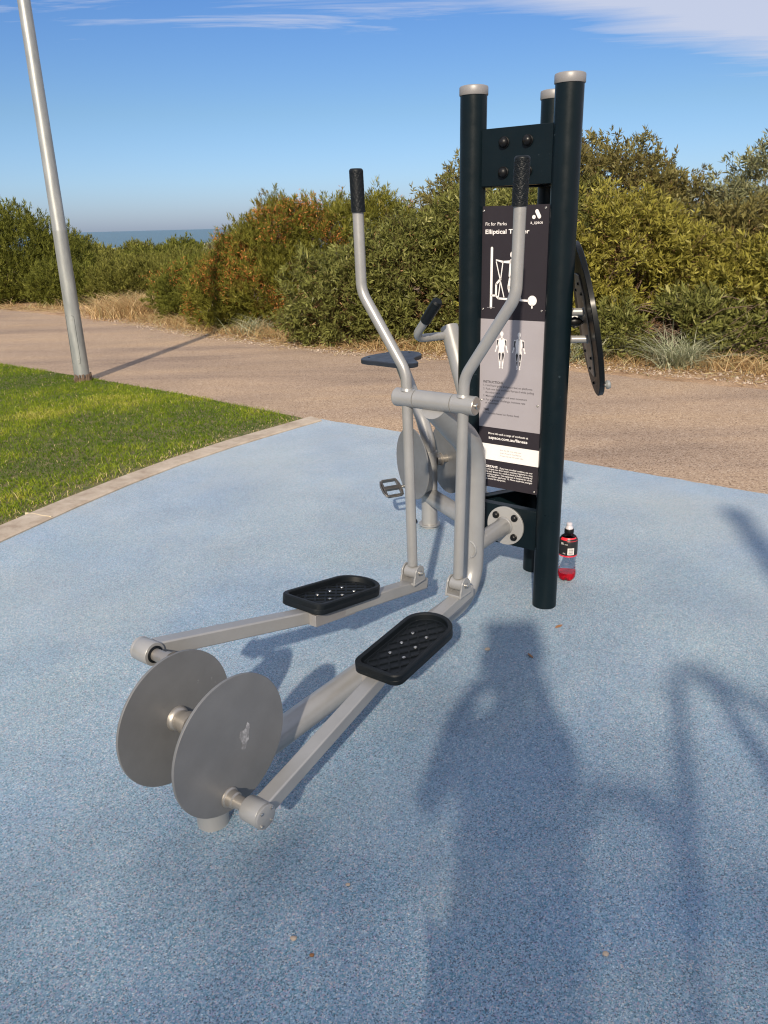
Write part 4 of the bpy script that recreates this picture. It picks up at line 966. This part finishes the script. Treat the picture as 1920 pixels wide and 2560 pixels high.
# saddle outline in bike coordinates
lob = catmull([(.87, .225), (.93, .17), (.975, .07), (.985, .0), (.962, -.06), (.90, -.085), (.83, -.065), (.79, -.02), (.755, .01), (.70, .03), (.645, .045), (.625, .085), (.645, .135), (.70, .165), (.766, .195), (.82, .225)])
st = MB().prism(lob, (0, 0, .757), (1, 0, 0), (0, 1, 0), (0, 0, .021)).build('saddle', M['seatboard'], bike, bevel=.004)
for x, y in ((.88, .18), (.92, -.045), (.67, .09)): MB().lathe([(0, .006), (.001, .006), (.001, .002)], (x, y, .7785), (0, 0, 1), 12).build('screw', M['rubber'], st)
MB().box((.90, .02, .751), (.07, .02, 0), (-.012, .04, 0), (0, 0, .004)).build('saddle_plate', sil, bike, bevel=.002)
for s in (1, -1):
    dk = MB().lathe([(-.003, .164), (-.002, .165), (.002, .165), (.003, .164)], (.625, s * .09, .325), (0, s, 0), 80).build('flywheel_disc', M['disc'], bike, ang=25)
    MB().lathe([(-.062, .028), (-.040, .028), (-.039, .032), (-.034, .032), (-.033, .018), (-.003, .018)], (.625, s * .09, .325), (0, s, 0), 30).build('hub', M['dull_steel'], dk)
def pedal(s, cx_, cz):
    po = MB().lathe([(0, .008), (.02, .0075), (.02, .006), (.10, .006)], (cx_, s * .093, cz), (0, s, 0), 16).build('pedal_spindle', M['steel'], bike)
    e1 = Vector((.80, 0, .52)).normalized(); e2 = Vector((0, s, 0)); e3 = e1.cross(e2); c = Vector((cx_, s * .165, cz)); mb = MB()
    outl = [(-.044, -.038), (-.048, -.02), (-.05, 0), (-.048, .02), (-.044, .042), (-.02, .05), (.02, .05), (.044, .042), (.048, .02), (.05, 0), (.048, -.02), (.044, -.038), (.02, -.044), (-.02, -.044)]
    mb.tube([c + e1 * x + e2 * y for x, y in outl] + [c + e1 * outl[0][0] + e2 * outl[0][1]], .0052, 8, False)
    mb.box(c, e1 * .009, e2 * .045, e3 * .009)
    for y in (-.036, .04): mb.box(c + e2 * y, e1 * .044, e2 * .004, e3 * .007)
    for x in (-.046, .046):
        mb.box(c + e1 * x, e1 * .0035, e2 * .036, e3 * .009)
    mb.build('pedal_cage', M['alloy'], po, bevel=.001)
pedal(1, .69, .200); pedal(-1, .55, .435)

# ------------------------------------------------------------------ balance board (right rear face)
n3 = Vector((.992, -.129, 0)); t3 = Vector((.129, .992, 0))
mid3 = Vector((.599, 2.819, 0))
bb = empty('balance_board', mid3 + Vector((0, 0, 1.0))); tag(bb, 'round black disc tilted on silver brackets on the right side of the tower', 'gym equipment')
zv = Vector((0, 0, 1)); tilt = R(12)
nd = (n3 * math.cos(tilt) + zv * math.sin(tilt)).normalized(); ud = (zv * math.cos(tilt) - n3 * math.sin(tilt)).normalized()
BC = n3 * .128 + Vector((0, 0, .019)) + t3 * .02
MB().lathe([(-.009, .2645), (-.007, .268), (.007, .268), (.009, .2645)], BC, nd, 96).build('disc', M['board'], bb, ang=25)
bpl = MB().prism([(-.075, -.19), (.075, -.19), (.115, -.10), (.12, 0), (.115, .10), (.06, .16), (-.06, .16), (-.115, .10), (-.12, 0), (-.115, -.10)], BC - nd * .0135, t3, ud, nd * .004).build('back_plate', M['backplate'], bb, bevel=.001)
for a, b in ((-.085, .10), (.085, .10), (-.085, -.12), (.085, -.12), (0, -.17), (-.03, .13), (.0, -.225)):
    dome(BC - nd * (.0135 if b > -.2 else .009) + t3 * a + ud * b, -nd, .0055, .006).build('bolt_cover', M['cover'], bpl)
wall = n3 * .060
MB().box(wall + Vector((0, 0, .006)), t3 * .085, zv * .085, n3 * .003).build('mounting_plate', sil, bb, bevel=.004)
for a, z in ((-.06, .055), (.06, .022), (-.06, -.037)):
    s0 = wall + t3 * a + zv * z; k_ = (BC - nd * .0135 - s0).dot(nd) / n3.dot(nd)
    mb = MB(); mb.tube([s0, s0 + n3 * k_], .0125, 24); mb.lathe([(0, .016), (.003, .0155), (.006, .0128)], s0 + n3 * .003, n3, 20); mb.lathe([(0, .016), (.003, .0155), (.006, .0128)], s0 + n3 * (k_ - .001), -n3, 20); mb.build('spacer_tube', sil, bb)
MB().lathe([(0, .0), (.012, .012), (.03, .017), (.045, .012), (.05, .001)], wall + n3 * .050 + t3 * -.02 + zv * .018, -n3, 20).build('centre_knob', M['cover'], bb)
MB().tube([wall + n3 * .02 + t3 * -.02, BC - nd * .014 + t3 * -.02], .006, 12).build('centre_pin', M['dull_steel'], bb)
for a, z in ((-.07, .065), (.07, .065), (-.07, -.075), (.07, -.075)): dome(wall + n3 * .003 + t3 * a + zv * z, n3, .007, .007).build('bolt', M['steel'], bb)
kn = BC + ud * -.235 + nd * .009 - t3 * .03
MB().lathe([(0, .006), (.016, .006), (.017, .013), (.024, .016), (.033, .013), (.036, .004)], kn, nd, 20).build('handle_knob', M['galv'], bb)

# ------------------------------------------------------------------ drink bottle
m, t, p = mat('clear_plastic'); p.inputs['Base Color'].default_value = (.93, .95, .97, 1); p.inputs['Transmission Weight'].default_value = 1.0; p.inputs['Roughness'].default_value = .04; p.inputs['IOR'].default_value = 1.12; M['pet'] = m
m, t, p = mat('red_drink'); p.inputs['Base Color'].default_value = (.62, .004, .018, 1); p.inputs['Transmission Weight'].default_value = .15; p.inputs['Roughness'].default_value = .1; p.inputs['IOR'].default_value = 1.33; M['drink'] = m
M['label_black'] = coated('label_black', (.014, .013, .014), 0, .35, .05, 0); M['label_red'] = coated('label_red', (.72, .03, .05), 0, .35, .05, 0)
M['cap_white'] = coated('frosted_cap', (.55, .52, .55), 0, .3, .02, 0)
bot = empty('drink_bottle', (.722, 2.872, .001)); tag(bot, 'sports drink bottle with red drink and black label beside the front right post', 'bottle')
seg = 40
def petal(prof, amp=True):
    vs = []; fs = []
    for z, r in prof:
        for k in range(seg):
            a = 2 * math.pi * k / seg; lift = .008 * (max(0, math.cos(a * 5 / 1) * -1)) if (amp and z < .012) else 0
            vs.append((math.cos(a) * r, math.sin(a) * r, z + lift))
    for i in range(len(prof) - 1):
        for k in range(seg): k2 = (k + 1) % seg; fs.append((i * seg + k, i * seg + k2, (i + 1) * seg + k2, (i + 1) * seg + k))
    fs.append(tuple(reversed(range(seg)))); fs.append(tuple(range((len(prof) - 1) * seg, len(prof) * seg))); return MB().add(vs, fs)
prof = [(0, .022), (.002, .027), (.010, .0325), (.018, .0345), (.030, .0348), (.040, .0340)]
z = .043
while z < .092: prof += [(z, .0322 - .0006), (z + .004, .0312), (z + .008, .0322)]; z += .0125
prof += [(.100, .0335), (.108, .0355), (.116, .0362), (.165, .0362), (.174, .0345), (.184, .0285), (.191, .0205), (.195, .0155), (.199, .0145)]
petal(prof).build('body', M['pet'], bot, ang=60)
petal([(.0015, .0215), (.003, .0265), (.010, .0318), (.018, .0337), (.028, .0340), (.0345, .0336)]).build('liquid', M['drink'], bot, ang=50)
def ring(z0, z1, r0, r1, m, nm, par, a0=0, a1=360, n=48):
    vs = []; fs = []
    for i in range(n + 1):
        a = R(a0 + (a1 - a0) * i / n); vs += [(math.cos(a) * r0, math.sin(a) * r0, z0), (math.cos(a) * r1, math.sin(a) * r1, z1)]
    for i in range(n): fs.append((2 * i, 2 * i + 2, 2 * i + 3, 2 * i + 1))
    return MB().add(vs, fs).build(nm, m, par, ang=80)
lab = ring(.113, .166, .0366, .0366, M['label_black'], 'label', bot); ring(.166, .1745, .0366, .0349, M['label_black'], 'label_shoulder', lab); ring(.1745, .184, .0349, .0290, M['label_black'], 'label_neck', lab)
ring(.107, .1128, .0358, .0367, M['label_red'], 'label_band', lab)
ca = math.degrees(math.atan2(-2.872, -.722))       # faces the camera
ring(.172, .1845, .0358, .0290, M['label_red'], 'label_flash', lab, ca - 10, ca + 70); ring(.1755, .1848, .0352, .0291, M['label_red'], 'label_flash', lab, ca - 60, ca - 9)
bc = ring(.117, .145, .0370, .0370, M['ink_white'], 'barcode_panel', lab, ca - 2, ca + 38)
zb = .1195
for wdt in (1.4, .8, 2.2, .8, 1.5, 1, 2.4, .8, 1.2): 
    ring(zb, zb + wdt * .0010, .03712, .03712, M['ink_dark'], 'barcode_bar', bc, ca + 3, ca + 34, 12); zb += wdt * .0010 + .0013
def on_bottle(x, z_): a = R(ca) + x / .0371; return np.stack([np.cos(a) * .0371, np.sin(a) * .0371, z_], 1)
text('ER', -.030, .158, .0085, W_, .012, .01, lab, 'lettering', on_bottle); text('one', -.014, .158, .0055, W_, .012, 0, lab, 'lettering', on_bottle)
text('G E', -.020, .120, .005, W_, .010, .01, lab, 'lettering', on_bottle)
cp = MB().lathe([(0, .0172), (.002, .0185), (.016, .0182), (.019, .0165), (.0195, .012)], (0, 0, .197), (0, 0, 1), 36).build('collar', M['cover'], bot)
MB().lathe([(0, .0155), (.008, .0130), (.012, .0105), (.015, .0112), (.021, .0112), (.024, .009), (.0245, .002)], (0, 0, .2155), (0, 0, 1), 32).build('sports_cap', M['cap_white'], bot)

# ------------------------------------------------------------------ small debris on the floor
def gp(x, y): return Vector((x, y, .013))
deb = [((-.205, 1.205), .006, 'stone', 'brown pebble near the foot of the right rod housing'), ((-.165, 1.165), .0045, 'stone', 'reddish pebble nearest the camera, below the rod housing'),
       ((-.10, 1.34), .0045, 'stone', 'small brown pebble right of the rod housing'), ((-.88, .95), .006, 'stone', 'lone brown pebble on the rubber at the lower left'), ((.41, 1.15), .006, 'stone', 'brown pebble on the rubber in the lower right'),
       ((.335, 2.33), .008, 'stone', 'tan pebble beside the bend of the trainer frame')]
for (x, y), r, mm, lb in deb:
    vs = []; fs = []; bm_ = bmesh.new(); bmesh.ops.create_icosphere(bm_, subdivisions=2, radius=r)
    for v in bm_.verts: v.co = Vector((v.co.x * 1.2, v.co.y * .9, v.co.z * .6)) * (1 + random.uniform(-.12, .12))
    me = bpy.data.meshes.new('pebble'); bm_.to_mesh(me); bm_.free(); me.materials.append(M['dead'] if 'red' in lb else M['stone']); o = bpy.data.objects.new('pebble', me); COL.objects.link(o); o.location = (x, y, r * .45)
    tag(o, lb, 'pebble', 'pebbles on the rubber floor')
for (x, y), a, lb in (((.605, 2.475), .4, 'curled dead leaf just in front of the front right post'), ((.47, 2.28), 2.0, 'tiny dark leaf scrap on the floor in the tip of the photographer shadow'), ((-1.35, 1.95), 1.0, 'small dry leaf on the rubber at far left')):
    mb = MB(); c = Vector((0, 0, 0)); e1 = Vector((math.cos(a), math.sin(a), .1)); e2 = Vector((-math.sin(a), math.cos(a), .25))
    mb.prism([(-.016, 0), (-.006, .005), (.008, .0045), (.017, 0), (.006, -.005), (-.008, -.0045)], c, e1, e2, (0, 0, .0008)); o = mb.build('dead_leaf', M['dead']); o.location = (x, y, .0035); tag(o, lb, 'leaf', 'dead leaves on the rubber floor')

# ------------------------------------------------------------------ behind the photographer: what throws the shadows in front
def add_shade_tree():  # unseen tree, added and shaped to shade the near floor softly
    root = empty('shade_caster', (-.9, -10.6, 0)); tag(root, 'unseen leafy tree added behind the photographer to shade the near floor', 'tree')
    P, D = crown_points([(0, 0, 5.2, 3.2, 2.4, 1.9), (-3.4, .3, 4.9, 2.6, 2.2, 1.7), (3.2, 0, 5.0, 2.8, 2.2, 1.8), (6.2, 0, 4.6, 2.4, 2.0, 1.6), (-6.3, 0, 4.6, 2.3, 2.0, 1.6)], 2300, .35, 1.5, .14, 3)
    n = len(P); per = 6; b = np.repeat(P, per, 0) + rng.normal(size=(n * per, 3)) * .12; d = unit(rng.normal(size=(n * per, 3)) + np.array([0, 0, -.2]))
    V_, F_ = leaves(b, d, rng.uniform(.10, .18, len(b)), rng.uniform(.04, .07, len(b)), .1)
    mesh_np('crown', V_, F_, M['leaf_mid'], np.repeat(rng.random(len(b)), 4), root)
    P, D = crown_points([(0, 0, 3.4, 3.0, 2.0, 1.1), (-3.2, 0, 3.3, 2.4, 1.8, 1.0), (3.2, 0, 3.3, 2.6, 1.8, 1.0), (6.0, 0, 3.2, 2.2, 1.8, .9), (-5.8, 0, 3.2, 2.2, 1.8, .9)], 5200, .30, 1.2, .14, 4)  # denser leaves, moved forward of the trunk to deepen the nearest shade
    b = np.repeat(P, 7, 0) + rng.normal(size=(len(P) * 7, 3)) * .12; d = unit(rng.normal(size=(len(b), 3)))
    V_, F_ = leaves(b, d, rng.uniform(.10, .18, len(b)), rng.uniform(.04, .07, len(b)), .1); b[:, 1] += 0
    V_ = V_ + np.array([0, 3.3, 0]); mesh_np('shade_foliage', V_, F_, M['leaf_mid'], np.repeat(rng.random(len(b)), 4), root)
    mb = MB(); mb.tube([(0, 0, -.1), (.05, 0, 1.2), (0, .05, 2.6), (.1, 0, 4.6)], [.28, .22, .18, .08], 14)
    for a, b_ in (((0, .05, 2.4), (-3.2, .2, 4.9)), ((0, .05, 2.6), (3.0, 0, 5.0)), ((1.6, 0, 4.0), (5.8, 0, 4.6)), ((-1.6, .1, 3.9), (-5.9, 0, 4.6))): mb.tube([a, Vector(a).lerp(Vector(b_), .5) + Vector((0, 0, .2)), b_], [.12, .08, .03], 8)
    mb.build('trunk', M['bark'], root)
add_shade_tree()
# the photographer
def skin(name, verts, edges, m, parent, sub=2, root_i=0):
    me = bpy.data.meshes.new(name); me.from_pydata([v[:3] for v in verts], edges, []); o = bpy.data.objects.new(name, me); COL.objects.link(o); o.parent = parent
    md = o.modifiers.new('skin', 'SKIN'); lay = me.skin_vertices[0].data if me.skin_vertices else None
    if lay is None:
        bm = bmesh.new(); bm.from_mesh(me); bm.verts.layers.skin.verify(); bm.to_mesh(me); bm.free(); lay = me.skin_vertices[0].data
    for i, v in enumerate(verts):
        r = v[3]; lay[i].radius = (r, r) if not isinstance(r, tuple) else r
        lay[i].use_root = (i == root_i)
    sm = o.modifiers.new('sub', 'SUBSURF'); sm.levels = sub; sm.render_levels = sub
    me.materials.append(m); md.use_smooth_shade = True
    return o
m, t, p = mat('skin_tone'); p.inputs['Base Color'].default_value = (.45, .27, .18, 1); p.inputs['Roughness'].default_value = .5; p.inputs['Subsurface Weight'].default_value = .1; M['skin'] = m
m, t, p = mat('grey_cotton'); p.inputs['Base Color'].default_value = (.12, .13, .15, 1); p.inputs['Roughness'].default_value = .9; M['cotton'] = m
m, t, p = mat('dark_denim'); p.inputs['Base Color'].default_value = (.03, .04, .07, 1); p.inputs['Roughness'].default_value = .9; M['denim'] = m
m, t, p = mat('brown_hair'); p.inputs['Base Color'].default_value = (.05, .03, .02, 1); p.inputs['Roughness'].default_value = .7; M['hair'] = m
per = empty('person', (-.045, -.40, 0)); tag(per, 'person in grey shirt and dark trousers holding up a phone behind the view', 'person')
bv = [(0, 0, .90, (.125, .09)), (0, -.01, 1.08, (.115, .08)), (0, -.02, 1.24, (.13, .09)), (0, 0, 1.33, .07), (0, .01, 1.40, .05), (0, .015, 1.47, .075), (0, .015, 1.545, .065),
      (-.145, -.01, 1.27, .05), (-.185, .07, 1.12, .045), (-.175, .16, 1.05, .04), (-.12, .24, 1.19, .032), (-.035, .315, 1.275, .026),
      (.135, -.01, 1.27, .05), (.150, .09, 1.12, .042), (.145, .17, 1.07, .04), (.15, .24, 1.19, .032), (.12, .315, 1.275, .026),
      (-.075, 0, .82, .08), (-.10, .02, .46, .058), (-.11, 0, .10, .04), (-.12, .12, .035, .032), (.075, 0, .82, .08), (.10, .02, .46, .058), (.11, 0, .10, .04), (.12, .12, .035, .032)]
be = [(0, 1), (1, 2), (2, 3), (3, 4), (4, 5), (5, 6), (2, 7), (7, 8), (8, 9), (9, 10), (10, 11), (2, 12), (12, 13), (13, 14), (14, 15), (15, 16), (0, 17), (17, 18), (18, 19), (19, 20), (0, 21), (21, 22), (22, 23), (23, 24)]
skin('body', bv, be, M['skin'], per)
skin('shirt', [(0, 0, .88, (.140, .105)), (0, -.01, 1.06, (.130, .095)), (0, -.02, 1.24, (.145, .10)), (0, 0, 1.325, .075), (-.14, -.01, 1.27, .062), (-.18, .06, 1.14, .056), (.13, -.01, 1.27, .062), (.147, .08, 1.14, .054)], [(0, 1), (1, 2), (2, 3), (2, 4), (4, 5), (2, 6), (6, 7)], M['cotton'], per)
skin('trousers', [(0, 0, .90, (.132, .10)), (-.075, 0, .80, .088), (-.10, .02, .46, .075), (-.11, 0, .09, .062), (.075, 0, .80, .088), (.10, .02, .46, .075), (.11, 0, .09, .062)], [(0, 1), (1, 2), (2, 3), (0, 4), (4, 5), (5, 6)], M['denim'], per)
skin('hair', [(0, -.01, 1.52, .095), (0, -.02, 1.575, .088), (0, -.05, 1.45, .085)], [(0, 1), (0, 2)], M['hair'], per)
for s_, hx in ((-1, -.02), (1, .118)):
    for k_ in range(4):
        zf = 1.285 + .019 * k_; x0 = hx + s_ * .012
        skin('finger', [(x0, .325, zf, .009), (x0 + s_ * .012, .352, zf + .006, .0085), (x0 - s_ * .004, .374, zf + .008, .008), (x0 - s_ * .022, .372, zf + .006, .007)], [(0, 1), (1, 2), (2, 3)], M['skin'], per, 1)
    skin('thumb', [(hx, .318, 1.285, .011), (hx - s_ * .004, .330, 1.315, .010), (hx - s_ * .012, .342, 1.335, .009)], [(0, 1), (1, 2)], M['skin'], per, 1)
ph = MB().box((.0, -.0305, 1.318), (.075, 0, 0), (0, .004, 0), (0, 0, .036)).build('phone', M['cover'], None, bevel=.004); tag(ph, 'slim black phone held level by the person', 'phone')
# unseen tube frame, guessed and bent to cast the loop shadows on the right
gfr = empty('shadow_frame', (.055, -1.3, 0)); tag(gfr, 'unseen bent tube frame shaped for its shadow, with a backrest behind the photographer', 'gym equipment')
MB().tube(fillet([(.08, 0, 0), (.08, 0, 1.25), (.205, 0, 1.72), (.265, 0, 1.975), (.36, 0, 1.96), (.50, 0, 1.83), (.62, 0, 1.55), (.66, 0, 0)], [.1, .1, .06, .08, .1, .2, .2], 6), .026, 20).build('frame_tube', sil, gfr)
MB().tube(fillet([(-.16, 0, .9), (-.11, 0, 1.56), (-.05, 0, 1.668), (.07, 0, 1.655), (.14, 0, 1.60), (.15, 0, 1.45)], [.06, .06, .1, .06], 6), .026, 20).build('shadow_arch', sil, gfr)
MB().tube([(-.16, 0, .9), (.08, 0, .9)], .024, 16).build('cross_tube', sil, gfr)
MB().tube(fillet([(.36, .02, 1.94), (.42, .02, 1.70), (.43, .02, 1.1)], [.1], 6), .026, 16).build('second_tube', sil, gfr)
MB().box((.53, .03, 1.76), (.055, 0, 0), (0, .03, 0), (0, 0, .09)).build('shadow_pad', M['rubber'], gfr, bevel=.025)  # added block that casts the dark mass inside the frame shadow
gp_ = empty('shadow_post', (.87, -1.3, 0)); tag(gp_, 'unseen thick navy post added behind the photographer to cast a shadow', 'post')
MB().tube([(0, 0, 0), (0, 0, 2.74)], .06, 40).build('post', M['navy'], gp_)  # unseen post, added for the wide shadow at the right edge
MB().lathe([(2.735, .066), (2.775, .066), (2.78, .06)], (0, 0, 0), (0, 0, 1), 40).build('cap', M['cap'], gp_)
